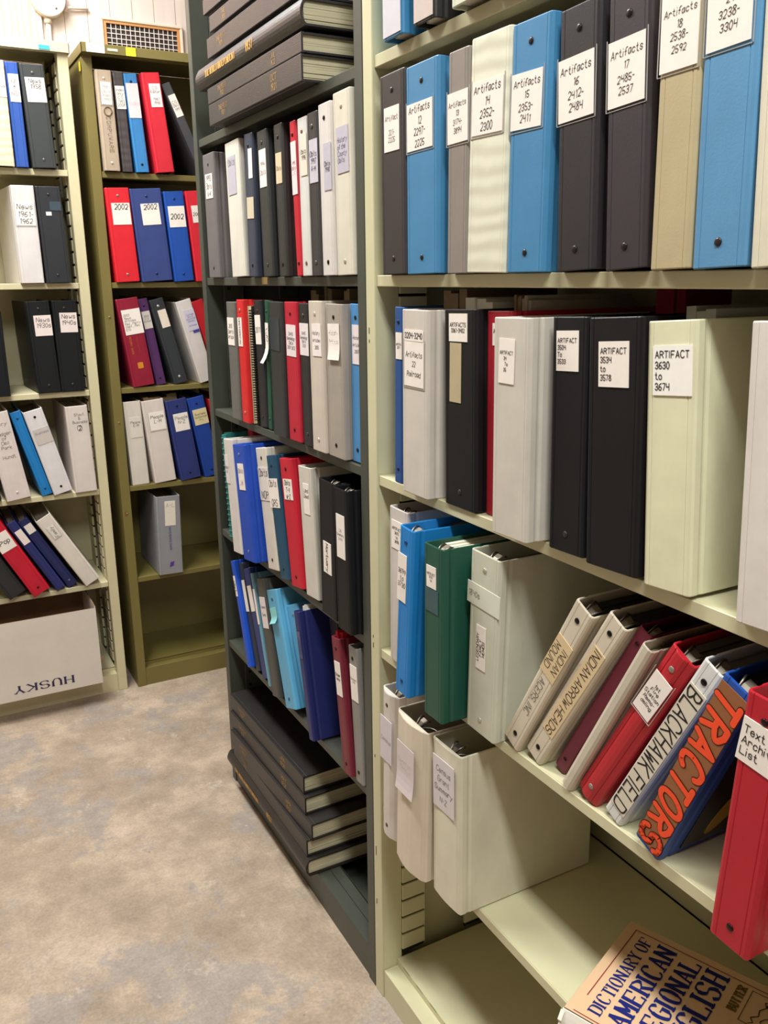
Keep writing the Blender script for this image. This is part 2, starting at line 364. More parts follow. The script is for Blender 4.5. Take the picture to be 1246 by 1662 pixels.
U_YEL=unit(RM('L',(-1.0575,1.662,0)),'pale cream metal shelving unit at the far left holding the white carton',.914,.295,2.14,[.42,.755,1.095,1.440,1.780],PAINT_YEL,cap=(.012,.03),slotgap=.007)
U_OLV=unit(RM('L',(-.108,1.652,0)),'olive metal shelving unit against the back wall below the vent grille',.914,.300,2.14,[.42,.755,1.095,1.440,1.780],PAINT_OLIVE,cap=(.034,.028),slots=None)
# stickers, rivets and scuffs that belong to the units
def part(mb,name,m,u,label=None):
    o=mb.build(name,m,u)
    if label: o['label']=label
    return o
part(MB().box(.830,.861,-.0135,-.0119,2.114,2.126),'sticker',mat('tape','#3fa3ad',.5,var=.05),U_YEL,'teal tape strip')
part(MB().box(.012,.066,-.0355,-.0339,2.1135,2.1385),'sticker',mat('tape','#e6e0d6',.5,var=.25,vscale=60),U_OLV,'torn white sticker')
part(MB().box(.074,.105,-.0353,-.0339,2.122,2.129),'sticker',mat('tape','#c9c6b4',.5,var=.3,vscale=90),U_OLV,'scuffed grey tape')
part(MB().box(.130,.160,-.0355,-.0339,2.1135,2.1375),'sticker',mat('tape','#d9cf2c',.5,var=.03),U_OLV,'yellow sticker')
part(MB().box(-.0052,-.0033,.002,.018,2.066,2.092),'sticker',mat('tape','#d9c01f',.5,var=.03),U_OLV,'yellow sticker')
for z in (.66,.98,1.33): part(MB().dome((.016,-.0002,z),.004,.0016),'rivet',mat('rivet','#8d7f52',.4,.6),U_OLV)
part(MB().box(.008,.014,-.0012,.0,.655,.668),'sticker',mat('tape','#7a4a2c',.6),U_OLV,'brown tape scrap')
for z,h in ((.55,.006),(.33,.02),(.215,.012),(.78,.010),(.80,.005),(1.355,.01),(1.34,.005)):
    part(MB().box(.010,.0118,-.0006,.0001,z,z+h),'paint_chip',mat('chip','#5a4a38',.8),U_CREAM)
for z,y0 in ((1.434,.09),(1.757,.36)):
    part(MB().box(.42,.455,.0032,.0045,z+.001,z+.016),'tape_scrap',mat('tape','#8a7246',.6,var=.1),U_GREY,'brown tape scrap') if z<1.5 else None

# ------------------------------------------------------------------ ring binders
def cover_mesh(w,h,d,t=.003,bulge=0.,fl=0.,fr=0.,soft=.0):
    r=min(.0042+soft,w*.3)
    O=[(-fl,d),(-fl*.06,.021),(.0011,.0172),(.0011,.0150),(0,.0118),(0,r),(r*.29,r*.29),(r,0)]
    I=[(t-fl,d),(t-fl*.06,.021),(t,.0172),(t,.0150),(t,.0118),(t,max(r,t+.0018)),(t+.0008,t+.0008),(max(r,t+.0018),t)]
    if w>.03:
        O+=[(.0078,-bulge*.3),(.0086,.0008-bulge*.3),(.0094,-bulge*.36)]; I+=[(.0078,t),(.0086,t),(.0094,t)]
    O+=[(w*.35,-bulge*.9),(w*.5,-bulge)]; I+=[(w*.35,t),(w*.5,t)]
    O=O+[(w-x if i>1 else w-x,y) for i,(x,y) in reversed(list(enumerate(O[:-1])))]
    I=I+[(w-x,y) for x,y in reversed(I[:-1])]
    if fr!=fl:
        O[-1]=(w+fr,d);O[-2]=(w+fr*.06,.021);I[-1]=(w-t+fr,d);I[-2]=(w-t+fr*.06,.021)
    n=len(O); mb=MB(); v=[]
    e=.0008
    for z,k in ((0,e),(.0013,0),(h-.0013,0),(h,e)):
        for (ox,oy),(ix,iy) in zip(O,I):
            dx,dy=ix-ox,iy-oy; L=math.hypot(dx,dy) or 1
            v.append((ox+dx/L*k,oy+dy/L*k,z))
        for (ox,oy),(ix,iy) in zip(O,I):
            dx,dy=ix-ox,iy-oy; L=math.hypot(dx,dy) or 1
            v.append((ix-dx/L*k,iy-dy/L*k,z))
    f=[];m=2*n
    for k in range(3):
        for i in range(n-1):
            f.append((k*m+i,k*m+i+1,(k+1)*m+i+1,(k+1)*m+i)); f.append((k*m+n+i+1,k*m+n+i,(k+1)*m+n+i,(k+1)*m+n+i+1))
        for i in (0,n-1): f.append((k*m+i,k*m+n+i,(k+1)*m+n+i,(k+1)*m+i))
    for i in range(n-1):
        f.append((i,n+i,n+i+1,i+1)); q=3*m; f.append((q+i,q+i+1,q+n+i+1,q+n+i))
    mb.add(v,f); return mb
def rippled(hx):
    m=mat('rippled_vinyl',hx,.45,var=.06,vscale=14)
    n=m.node_tree.nodes; l=m.node_tree.links
    tc=n.new('ShaderNodeTexCoord'); w=n.new('ShaderNodeTexWave'); w.bands_direction='Z'; w.inputs['Scale'].default_value=13; w.inputs['Distortion'].default_value=6; w.inputs['Detail'].default_value=2; w.inputs['Detail Scale'].default_value=.6
    l.new(tc.outputs['Object'],w.inputs['Vector']); bm=n.new('ShaderNodeBump'); bm.inputs['Strength'].default_value=.13; bm.inputs['Distance'].default_value=.004
    l.new(w.outputs['Fac'],bm.inputs['Height']); l.new(bm.outputs[0],n['Principled BSDF'].inputs['Normal']); return m
def paper_slabs(x0,x1,y0,y1,z0,z1,rng,n=None,ragged=.006):
    mb=MB(); n=n or max(2,int((x1-x0)/.008)); q=(x1-x0)/n
    for i in range(n):
        dz=rng.uniform(-ragged,0); dy=rng.uniform(-.004,.002)
        mb.box(x0+i*q+.0002,x0+(i+1)*q-.0002,y0+rng.uniform(0,.006),y1+dy,z0,z1+dz)
    return mb
def ring_mech(w,h):
    mb=MB(); c=w/2; hw=min(.011,w*.26)
    mb.box(c-hw,c+hw,.0032,.007,.012,h-.012,b=.002)
    rr=min(.021,w*.38)
    for z in (.040,h/2,h-.034):
        P=[(c+rr*math.cos(a),.007+rr+rr*math.sin(a),z) for a in [2*PI*k/20 for k in range(20)]]
        mb.tube(P,.0018,6,closed=True)
    # curved opening lever at the top
    for s_ in (-1,1):
        P=[(c+s_*hw*.35,.006,h-.020),(c+s_*hw*.55,.011,h-.012),(c+s_*hw*.75,.018,h-.006),(c+s_*hw*.95,.024,h-.003),(c+s_*hw*.9,.029,h-.005)]
        mb.tube(P,.0016,6)
    pr=[(.006,h-.021),(.012,h-.013),(.019,h-.007),(.026,h-.004),(.027,h-.006),(.020,h-.010),(.012,h-.017)]
    mb.prism(pr,c-hw*.55,c+hw*.55,axis='x')
    return mb
def add_label(root,w,h,spec,rng,bulge=0):
    x0f,x1f,za,zb,lines,o=(list(spec)+[{}])[:6]
    x0,x1=w*x0f,w*x1f; z1,z0=h-za,h-zb; Wd,Hd=x1-x0,z1-z0
    y=-bulge-.0002
    hx=o.get('c','#f0e6de'); ph=None
    loc=Vector(((x0+x1)/2,y,(z0+z1)/2)); til=R(o.get('tilt',rng.uniform(-1.2,1.2)))
    if hx:
        mb=MB(); curl=o.get('curl',0)
        if curl:
            N=8; v=[];
            for i in range(N+1):
                a=i/N; zz=-Hd/2+Hd*a; yy=-.0012-curl*max(0,(.45-a)/.45)**2
                xo=o.get('cx',0)*max(0,(.45-a)/.45)**2
                v+=[(-Wd/2+xo,yy,zz),(Wd/2+xo,yy,zz),(Wd/2+xo,yy+.0006,zz),(-Wd/2+xo,yy+.0006,zz)]
            f=[]
            for i in range(N):
                for k in range(4): f.append((i*4+k,i*4+(k+1)%4,i*4+4+(k+1)%4,i*4+4+k))
            f+=[(3,2,1,0),(N*4,N*4+1,N*4+2,N*4+3)]; mb.add(v,f)
        else: mb.box(-Wd/2,Wd/2,-.0009,.0,-Hd/2,Hd/2)
        ph=mb.build(o.get('name','spine_label'),mat('tape' if o.get('name') else 'label_paper',hx,o.get('rough',.6),var=.03,vscale=50,spec=.3),root)
        ph.location=loc; ph.rotation_euler=(0,til,0)
        if o.get('lab'): ph['label']=o['lab']
    if lines:
        m=.06*min(Wd,Hd)
        mb=text(lines,-Wd/2+m,Wd/2-m,-Hd/2+m,Hd/2-m,-.0011 if hx else -.0003,o.get('s','hand'),rng,o.get('wt'),o.get('al','c'),o.get('rot',0),o.get('lh',1.45),o.get('sx',1.0),o.get('mh',1.0))
        t=mb.build('lettering',INK(o.get('ink','#2b2629')),ph or root)
        if not ph: t.location=loc; t.rotation_euler=(0,til,0)
    if o.get('pocket'):
        g=.0032; p=MB(); 
        for a,b,c,e in ((x0-g,x0-g+.0007,z0-g,z1+g),(x1+g-.0007,x1+g,z0-g,z1+g),(x0-g,x1+g,z0-g,z0-g+.0007)): p.box(a,b,y-.0006,y+.0003,c,e)
        p.build('label_pocket',mat('clear_edge','#a8a3a0',.15,var=0),root)
def binder(key,hx,label,labels=(),rivet='#1d1a1a',rings=False,pap='#d8d0c0',d=.268,bulge=0.,fr=0.,fl=0.,group=None,board=None,papers=None,soft=0.,name='ring_binder',ptop=None,ripple=False):
    off,s0,z,th,w,h=FIT[key]; th=R(th)
    kind='R' if key[0] in 'RG' else 'L'
    zz=z+.0004+((w+fr)*math.sin(th) if th>0 else -fl*math.sin(th))
    loc=(off,s0,zz) if kind=='R' else (s0,off,zz)
    if kind=='R': d=min(d,.290-off)
    else: d=min(d,1.948-off)
    root=empty(name,RM(kind,loc,th),label,'binder',group)
    rng=random.Random(zlib.crc32(key.encode()))
    t=.003 if w>.028 else .0022
    cover_mesh(w,h,d,t,bulge,fl,fr,soft).build('cover',rippled(hx) if ripple else vinyl(hx),root)
    if w>.018:
        pt=ptop if ptop is not None else h*.955
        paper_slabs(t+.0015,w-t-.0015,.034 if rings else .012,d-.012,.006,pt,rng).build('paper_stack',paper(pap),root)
    for pc,a,b,y0,y1,za,zb in (papers or ()):
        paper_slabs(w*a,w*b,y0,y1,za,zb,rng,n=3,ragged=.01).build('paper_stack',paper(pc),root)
    if rings: ring_mech(w,h).build('ring_mechanism',METAL,root)
    if rivet:
        for zr in (.0235,h-.0235):
            if any(l[2]<h-zr+.004 and l[3]>h-zr-.004 and l[0]<.55 and l[1]>.45 and (len(l)<6 or l[5].get('c','x')) for l in labels): continue
            MB().dome((w/2,-bulge*.9-.0001,zr),min(.0042,w*.14),.0016).build('rivet',mat('rivet',rivet,.3,.5,var=0),root)
    for sp in labels: add_label(root,w,h,sp,rng,bulge)
    return root
FIT={
'RA11':(-0.011,-0.0793,1.450,-0.84,0.0751,0.2865),
'RA12':(-0.010,-0.1556,1.450,-0.65,0.0882,0.2845),
'RA13':(-0.009,-0.2653,1.450,-0.20,0.0494,0.2813),
'RA14':(-0.010,-0.3158,1.450,0.76,0.0845,0.2846),
'RA15':(-0.009,-0.4052,1.450,-0.02,0.0738,0.2821),
'RA16':(-0.007,-0.5006,1.450,-2.31,0.0645,0.2766),
'RA17':(-0.006,-0.5814,1.450,-3.25,0.0598,0.2730),
'RA18':(-0.012,-0.6540,1.450,-1.50,0.0514,0.2880),
'RA32':(-0.012,-0.7091,1.450,-2.00,0.0611,0.2880),
'RAlast':(-0.012,-0.7763,1.450,-3.00,0.0597,0.2850),
'RBblue':(0.004,-0.0872,1.113,0.70,0.0265,0.2876),
'RB22':(-0.016,-0.1499,1.113,-0.07,0.0774,0.2859),
'RB33':(-0.000,-0.2522,1.113,-1.46,0.0826,0.2878),
'RBred':(0.016,-0.3360,1.113,-1.38,0.0620,0.2872),
'RB34':(-0.029,-0.4142,1.113,-1.19,0.0757,0.2828),
'RB3504':(-0.008,-0.5084,1.113,-1.93,0.0649,0.2857),
'RB3534':(-0.010,-0.5799,1.113,-3.02,0.0835,0.2870),
'RB3630':(-0.005,-0.6696,1.113,-4.00,0.0655,0.2862),
'RBlast':(-0.006,-0.7944,1.113,-3.00,0.0500,0.2910),
'RCwht':(-0.001,-0.0758,0.785,0.43,0.0638,0.2841),
'RCblue':(-0.054,-0.1886,0.785,3.81,0.0412,0.2877),
'RCgrn':(-0.051,-0.2762,0.785,-0.36,0.0523,0.2790),
'RCbig':(-0.016,-0.3425,0.785,1.16,0.0714,0.2827),
'RLmound':(0.001,-0.4161,0.785,28.64,0.0356,0.2907),
'RLarrow':(0.006,-0.4622,0.785,29.86,0.0337,0.2955),
'RLmaroon':(0.021,-0.5072,0.785,28.31,0.0218,0.2893),
'RLcream':(0.000,-0.5453,0.785,26.53,0.0184,0.2781),
'RLred':(0.007,-0.5717,0.785,28.42,0.0376,0.2859),
'RLblack':(0.005,-0.6234,0.785,26.89,0.0304,0.2875),
'RLtract':(-0.003,-0.6837,0.785,22.04,0.0404,0.2740),
'RLtext':(-0.040,-0.8285,0.785,2.89,0.0476,0.2820),
'RDa':(-0.028,-0.0916,0.455,1.06,0.0590,0.2906),
'RDb':(-0.042,-0.1675,0.455,1.69,0.0984,0.2849),
'RDc':(-0.034,-0.2798,0.455,-0.94,0.0819,0.2820),
'Ggrey':(-0.006,0.8319,1.450,-0.00,0.0836,0.2830),
'Gwhite':(-0.007,0.6558,1.450,-1.40,0.0913,0.2869),
'Gnavy':(-0.008,0.5408,1.450,1.47,0.0494,0.2878),
'Gblk1':(-0.006,0.4579,1.450,-1.27,0.0557,0.2843),
'Gblk2':(-0.006,0.3682,1.450,-0.68,0.0431,0.2839),
'Gred':(-0.004,0.2826,1.450,-2.79,0.0271,0.2792),
'Gwhn':(-0.004,0.2545,1.450,-0.93,0.0428,0.2787),
'Gblk3':(-0.005,0.2091,1.450,-0.60,0.0447,0.2802),
'Gwh4':(-0.007,0.1551,1.450,-0.82,0.0510,0.2860),
'Gwh5':(-0.004,0.1005,1.450,-1.00,0.0660,0.2950),
'G2grey':(-0.012,0.6986,1.118,-0.00,0.0600,0.2768),
'G2red':(-0.010,0.6283,1.118,-0.53,0.0443,0.2826),
'G2note':(-0.003,0.5804,1.118,-1.05,0.0310,0.2708),
'G2blk':(0.003,0.5450,1.118,-1.72,0.0448,0.2822),
'G2grn':(0.005,0.4993,1.118,1.67,0.0243,0.2832),
'G2blk2':(-0.009,0.4319,1.118,-0.00,0.0744,0.2821),
'G2red2':(-0.004,0.3534,1.118,-0.59,0.0636,0.2826),
'G2blk3':(-0.003,0.2799,1.118,-1.06,0.0460,0.2809),
'G2off':(-0.008,0.2228,1.118,-0.58,0.0618,0.2867),
'G2grey2':(-0.004,0.1566,1.118,0.10,0.0710,0.2830),
'G2blue':(0.010,0.0830,1.118,0.00,0.0460,0.2840),
'G3teal':(-0.012,0.7710,0.785,-4.65,0.0219,0.2816),
'G3red0':(0.050,0.7380,0.785,-6.00,0.0300,0.2920),
'G3wh':(-0.036,0.6731,0.785,-6.67,0.0641,0.2838),
'G3blue':(-0.035,0.6003,0.785,-8.13,0.0844,0.2810),
'G3wh2':(-0.009,0.5037,0.785,-10.16,0.0708,0.2851),
'G3tl':(-0.011,0.4228,0.785,-11.73,0.0546,0.2811),
'G3red':(-0.007,0.3667,0.785,-8.90,0.0670,0.2850),
'G3wh3':(-0.001,0.2985,0.785,-4.64,0.0660,0.2823),
'G3bk1':(-0.012,0.1940,0.785,0.44,0.0714,0.2814),
'G3bk2':(-0.020,0.1013,0.785,-1.58,0.0600,0.2823),
'G4blue':(-0.012,0.6870,0.455,-19.00,0.0249,0.2842),
'G4dark':(0.000,0.6543,0.455,-20.00,0.0293,0.2850),
'G4navy':(-0.001,0.6036,0.455,-21.94,0.0455,0.2853),
'G4ltthin':(-0.005,0.5545,0.455,-19.00,0.0165,0.2880),
'G4gry':(-0.014,0.5034,0.455,-15.08,0.0473,0.2921),
'G4lbA':(-0.009,0.4279,0.455,-20.08,0.0664,0.2845),
'G4lbB':(0.010,0.3381,0.455,-23.65,0.0681,0.2730),
'G4navy2':(-0.020,0.2672,0.455,-12.56,0.0266,0.2912),
'G4blk':(0.035,0.2050,0.455,-12.00,0.0400,0.2850),
'G4blk2':(0.030,0.1580,0.455,-9.00,0.0350,0.2800),
'G4maroon':(-0.011,0.1116,0.455,-8.64,0.0380,0.2916),
'G4grey':(-0.002,0.0723,0.455,-4.53,0.0353,0.2907),
'1beige':(1.633,-0.0682,1.780,-0.87,0.0478,0.2901),
'1dark':(1.642,-0.0114,1.780,-1.63,0.0323,0.2903),
'1blue':(1.641,0.0318,1.780,-3.60,0.0413,0.2886),
'1red':(1.626,0.0939,1.780,-5.64,0.0576,0.2934),
'1blk':(1.640,0.2430,1.780,-23.00,0.0300,0.2880),
'2red':(1.640,-0.0607,1.440,-2.56,0.0752,0.2899),
'2navy':(1.640,0.0224,1.440,-3.80,0.1019,0.2895),
'2blue':(1.640,0.1304,1.440,-3.80,0.0671,0.2854),
'2red2':(1.640,0.2048,1.440,-4.19,0.0500,0.2895),
'3mar':(1.651,-0.0336,1.095,-6.89,0.0729,0.2919),
'3pur':(1.671,0.0502,1.095,-8.53,0.0341,0.2926),
'3dk':(1.658,0.1093,1.095,-13.10,0.0480,0.2922),
'3wh':(1.649,0.1986,1.095,-14.26,0.0548,0.2862),
'3red':(1.655,0.2653,1.095,-16.00,0.0417,0.2880),
'4wh':(1.660,-0.0625,0.755,-1.88,0.0590,0.2922),
'4wh2':(1.653,0.0144,0.755,-5.18,0.0758,0.2917),
'4navy':(1.645,0.1051,0.755,-7.39,0.0735,0.2882),
'4blue':(1.656,0.1950,0.755,-9.59,0.0611,0.2916),
'4red':(1.655,0.2680,0.755,-9.00,0.0500,0.2850),
'5grey':(1.632,-0.0017,0.420,1.46,0.0857,0.2884),
'L1cream':(1.637,-0.3916,1.780,0.20,0.0600,0.2905),
'L1blue':(1.646,-0.3266,1.780,-0.35,0.0361,0.2894),
'L1blk':(1.646,-0.2799,1.780,-1.74,0.0692,0.2884),
'L2wh':(1.640,-0.3496,1.440,-0.44,0.0666,0.2872),
'L2blk':(1.640,-0.2770,1.440,-1.04,0.0733,0.2866),
'L3blk0':(1.634,-0.4998,1.095,-0.00,0.0790,0.2626),
'L3blk1':(1.651,-0.3364,1.095,-1.82,0.0704,0.2891),
'L3blk2':(1.656,-0.2648,1.095,-0.55,0.0737,0.2903),
'L4blk':(1.640,-0.5450,0.755,-9.00,0.0600,0.2880),
'L4wh':(1.636,-0.4713,0.755,-8.04,0.0754,0.2888),
'L4cy':(1.658,-0.3602,0.755,-13.96,0.0339,0.2918),
'L4wh2':(1.649,-0.3241,0.755,-13.57,0.0615,0.2904),
'L4wh3':(1.651,-0.2548,0.755,-1.36,0.0709,0.2917),
'L5blk':(1.640,-0.5000,0.420,-27.50,0.0600,0.2870),
'L5red':(1.627,-0.4259,0.420,-26.59,0.0580,0.2839),
'L5nv1':(1.653,-0.3483,0.420,-27.76,0.0310,0.2873),
'L5nv2':(1.666,-0.3083,0.420,-28.43,0.0342,0.2891),
'L5wh':(1.650,-0.2534,0.420,-28.84,0.0542,0.2879),
'RT0':(-0.018,-0.1020,1.778,-1.00,0.0560,0.2880),
'RT1':(-0.018,-0.1900,1.778,-1.00,0.0540,0.2880),
'RT2':(-0.018,-0.2840,1.778,-1.00,0.0620,0.2880),
'RT3':(-0.018,-0.3600,1.778,-1.00,0.0600,0.2880),
'RT4':(-0.018,-0.4300,1.778,-1.00,0.0600,0.2880)}

# ------------------------------------------------------------------ the right-hand cream unit
PINK='#efe3dc'; LAV='#d9d2dc'
def art(n,a,b,x0=.06,x1=.84,z0=.05,z1=.113,**k):
    o=dict(pocket=1,ink='#3a2f33',lh=1.7,mh=.0019); o.update(k); return (x0,x1,z0,z1,['Artifacts',n,a,b],o)
gT='binders on the topmost cream shelf'; gA='binders in the Artifacts row'; gB='binders in the printed ARTIFACT row'; gC='binders on the fourth cream shelf'; gD='white binders on the lowest cream shelf'; gL='leaning binders on the fourth cream shelf'
binder('RT0','#3f86b8','blue binder with pale spine sheet, above the Artifacts row beside the cream post',[(.03,.93,.01,.284,[],{'c':'#cfcad2','tilt':0})],rivet='#8a8488',group=gT)
binder('RT1','#2a282a','black binder with pinkish spine sheet, second from the cream post on the topmost shelf',[(.03,.93,.01,.284,[],{'c':'#c9b9b2','tilt':0})],group=gT)
binder('RT2','#cfd2bd','pale green-white binder cut by the top of the photo, third on the topmost shelf',group=gT)
binder('RT3','#2c2a2b','black binder right of the pale green-white one on the topmost shelf',group=gT)
binder('RT4','#37353a','charcoal binder, rightmost on the topmost cream shelf',group=gT)
binder('RA11','#3b3639','black binder with a small glare-covered Artifacts label, next to the cream post',[(.2,.8,.046,.108,['Artifact','','221-','2225'],{'ink':'#7a6a66'})],rivet='#3a3436',group=gA)
binder('RA12','#4583b0','blue binder labelled Artifacts 12 by hand',[art('12','2297-','2225')],rivet='#2c2a2c',group=gA,fr=.006)
binder('RA13','#8b827c','narrow grey binder labelled Artifacts 13 by hand',[art('13','3174-','3894',.02,.99)],rivet=None,group=gA)
binder('RA14','#dbd8c4','cream-white binder labelled Artifacts 14 by hand',[art('14','2352-','2300',.08,.86,.052,.115)],rivet=None,ripple=True,group=gA)
binder('RA15','#4583b0','blue binder labelled Artifacts 15 by hand',[art('15','2353-','2411',.04,.82,.055,.117)],rivet='#2c2a2c',group=gA,fr=.003)
binder('RA16','#302c2f','wrinkled black binder labelled Artifacts 16 by hand',[art('16','2412-','2484',.01,.9,.05,.115)],rivet='#2c282a',group=gA,fr=.004)
binder('RA17','#3a3438','black binder labelled Artifacts 17 by hand',[art('17','2485-','2537',.03,.9,.045,.109)],rivet='#2c282a',group=gA,fr=.004)
binder('RA18','#b8a986','tan binder labelled Artifacts 18 by hand',[art('18','2538-','2592',.02,.92,.036,.105)],rivet=None,group=gA)
binder('RA32','#5b8fb8','light blue binder whose label ends 3238-3304',[art('21','3238-','3304',.06,.86,.03,.098)],rivet='#3a3032',group=gA)
binder('RAlast','#d8d0bb','off-white binder with tan edge at the right end of the Artifacts row',rivet=None,group=gA)

binder('RBblue','#27508f','dark blue binder squeezed between the cream post and a white binder',[(.25,.98,.04,.082,['ARTIFA','3271'],{'s':'typed'})],rivet='#1c2c50',group=gB)
binder('RB22','#cfc6bd','white binder labelled Artifacts 22 Railroad by hand',[(.13,.83,.030,.0465,['3204-3240'],{'s':'typed','tilt':0}),(.12,.85,.0475,.115,['Artifacts','22','Railroad'],{'pocket':1,'lh':1.9,'mh':.002})],rivet=None,group=gB,fr=.016,papers=[('#7d6a56',.08,.9,.07,.25,.2,.318)])
binder('RB33','#1d1c1e','black binder with printed ARTIFACTS 3361-3402 label and a strip of old tape',[(.18,.74,.006,.045,['ARTIFACTS','3361-3402'],{'s':'typed','tilt':0}),(.2,.55,.047,.132,[],{'c':'#b8a988','name':'tape_strip','tilt':1,'rough':.3,'lab':'yellowed strip of tape'})],rivet='#3a3638',group=gB,papers=[('#d9d6cc',.1,.95,.03,.25,.2,.305)])
binder('RBred','#b02336','red binder half hidden behind a wide white one',[(.25,.95,.016,.046,['ARTIFACT','3403'],{'s':'typed'})],rivet=None,group=gB,papers=[('#8f7a60',.3,.55,.03,.06,.2,.312),('#a59a8c',.6,.92,.03,.22,.2,.308)])
binder('RB34','#cbc4ba','wide scuffed white binder with a small printed label, right of the red one',[(.18,.6,.026,.082,['ARTIFACT','34##','To','35##'],{'s':'typed','tilt':1.5,'lh':1.7})],rivet=None,group=gB,fr=.012)
binder('RB3504','#1b1b1e','black binder with printed label 3504 To 3533',[(.15,.75,.016,.063,['ARTIFACT','3504','To','3533'],{'s':'typed','tilt':-1,'al':'l','lh':1.6})],rivet='#3d3b40',group=gB,papers=[('#8b2032',.1,.8,.16,.25,.2,.322)])
binder('RB3534','#1d1b1d','broad black binder with printed label 3534 to 3578',[(.22,.78,.026,.076,['ARTIFACT','3534','to','3578'],{'s':'typed','tilt':-1,'al':'l','lh':1.6})],rivet=None,group=gB)
binder('RB3630','#dcd9b8','cream binder with printed label 3630 to 3674',[(.15,.95,.025,.076,['ARTIFACT','3630','to','3674'],{'s':'typed','tilt':-1,'al':'l','lh':1.6,'c':'#f4efe9'})],rivet=None,group=gB,papers=[('#8f8d86',.3,.9,.03,.2,.2,.302)])
binder('RBlast','#d8d0ca','white binder at the right edge, beside the cream 3630 one',rivet=None,group=gB)

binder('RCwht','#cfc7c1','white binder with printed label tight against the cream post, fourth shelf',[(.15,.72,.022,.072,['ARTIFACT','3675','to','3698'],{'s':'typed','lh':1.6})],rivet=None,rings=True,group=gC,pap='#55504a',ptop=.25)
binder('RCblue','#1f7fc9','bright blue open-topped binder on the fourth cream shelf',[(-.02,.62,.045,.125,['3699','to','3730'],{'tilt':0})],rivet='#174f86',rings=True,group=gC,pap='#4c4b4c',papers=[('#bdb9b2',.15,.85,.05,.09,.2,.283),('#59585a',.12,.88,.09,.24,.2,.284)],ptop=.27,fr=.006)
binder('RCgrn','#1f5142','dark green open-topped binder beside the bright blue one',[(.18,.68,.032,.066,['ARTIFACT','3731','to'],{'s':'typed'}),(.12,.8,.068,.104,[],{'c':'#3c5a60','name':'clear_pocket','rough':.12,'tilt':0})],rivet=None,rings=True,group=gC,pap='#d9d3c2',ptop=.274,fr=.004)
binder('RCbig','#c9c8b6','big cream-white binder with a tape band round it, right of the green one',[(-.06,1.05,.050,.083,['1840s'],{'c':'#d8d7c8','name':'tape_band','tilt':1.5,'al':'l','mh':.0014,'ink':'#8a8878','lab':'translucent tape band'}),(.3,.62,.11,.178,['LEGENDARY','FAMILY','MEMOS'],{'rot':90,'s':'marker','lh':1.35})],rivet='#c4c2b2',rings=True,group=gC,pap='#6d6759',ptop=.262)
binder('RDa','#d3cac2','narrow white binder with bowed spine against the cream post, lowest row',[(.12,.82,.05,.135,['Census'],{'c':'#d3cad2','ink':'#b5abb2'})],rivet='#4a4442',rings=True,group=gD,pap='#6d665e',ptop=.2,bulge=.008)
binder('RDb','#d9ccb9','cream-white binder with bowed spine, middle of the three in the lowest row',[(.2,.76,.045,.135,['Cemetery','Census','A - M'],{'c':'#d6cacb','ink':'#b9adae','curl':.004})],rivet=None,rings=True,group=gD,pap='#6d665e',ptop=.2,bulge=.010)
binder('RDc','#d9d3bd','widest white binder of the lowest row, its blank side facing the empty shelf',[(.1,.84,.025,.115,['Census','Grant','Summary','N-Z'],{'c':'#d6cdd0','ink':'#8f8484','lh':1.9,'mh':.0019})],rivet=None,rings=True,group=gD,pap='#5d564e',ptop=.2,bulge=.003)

TAN='#d8bf97'
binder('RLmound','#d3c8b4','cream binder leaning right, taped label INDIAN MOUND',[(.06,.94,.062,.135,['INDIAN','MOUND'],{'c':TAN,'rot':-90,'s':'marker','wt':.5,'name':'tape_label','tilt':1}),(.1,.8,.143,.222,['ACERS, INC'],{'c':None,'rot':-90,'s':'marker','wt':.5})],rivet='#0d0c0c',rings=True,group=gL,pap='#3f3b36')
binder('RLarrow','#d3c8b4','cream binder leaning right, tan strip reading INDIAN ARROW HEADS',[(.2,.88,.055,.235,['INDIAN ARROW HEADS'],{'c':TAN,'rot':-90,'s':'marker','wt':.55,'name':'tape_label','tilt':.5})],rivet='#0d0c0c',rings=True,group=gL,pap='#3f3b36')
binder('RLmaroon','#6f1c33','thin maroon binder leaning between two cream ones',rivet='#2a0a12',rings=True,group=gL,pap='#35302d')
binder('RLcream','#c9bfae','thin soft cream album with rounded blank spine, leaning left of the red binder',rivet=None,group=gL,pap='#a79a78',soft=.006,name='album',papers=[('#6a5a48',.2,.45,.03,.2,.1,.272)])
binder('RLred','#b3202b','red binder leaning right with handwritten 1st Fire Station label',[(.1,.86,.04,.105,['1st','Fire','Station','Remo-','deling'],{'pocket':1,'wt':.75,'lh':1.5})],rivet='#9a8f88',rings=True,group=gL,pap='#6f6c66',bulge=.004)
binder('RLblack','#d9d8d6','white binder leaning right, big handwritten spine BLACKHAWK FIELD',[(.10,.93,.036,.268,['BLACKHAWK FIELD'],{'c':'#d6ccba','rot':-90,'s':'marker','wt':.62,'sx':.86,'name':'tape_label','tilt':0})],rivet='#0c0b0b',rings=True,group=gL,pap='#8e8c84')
tr=binder('RLtract','#1c4da3','blue binder leaning right with orange bubble letters TRACTORS',[(.06,.96,.008,.268,[],{'c':'#8f5d3a','name':'cut_paper_panel','tilt':0,'rough':.5})],rivet=None,rings=True,group=gL,pap='#2c2a29')
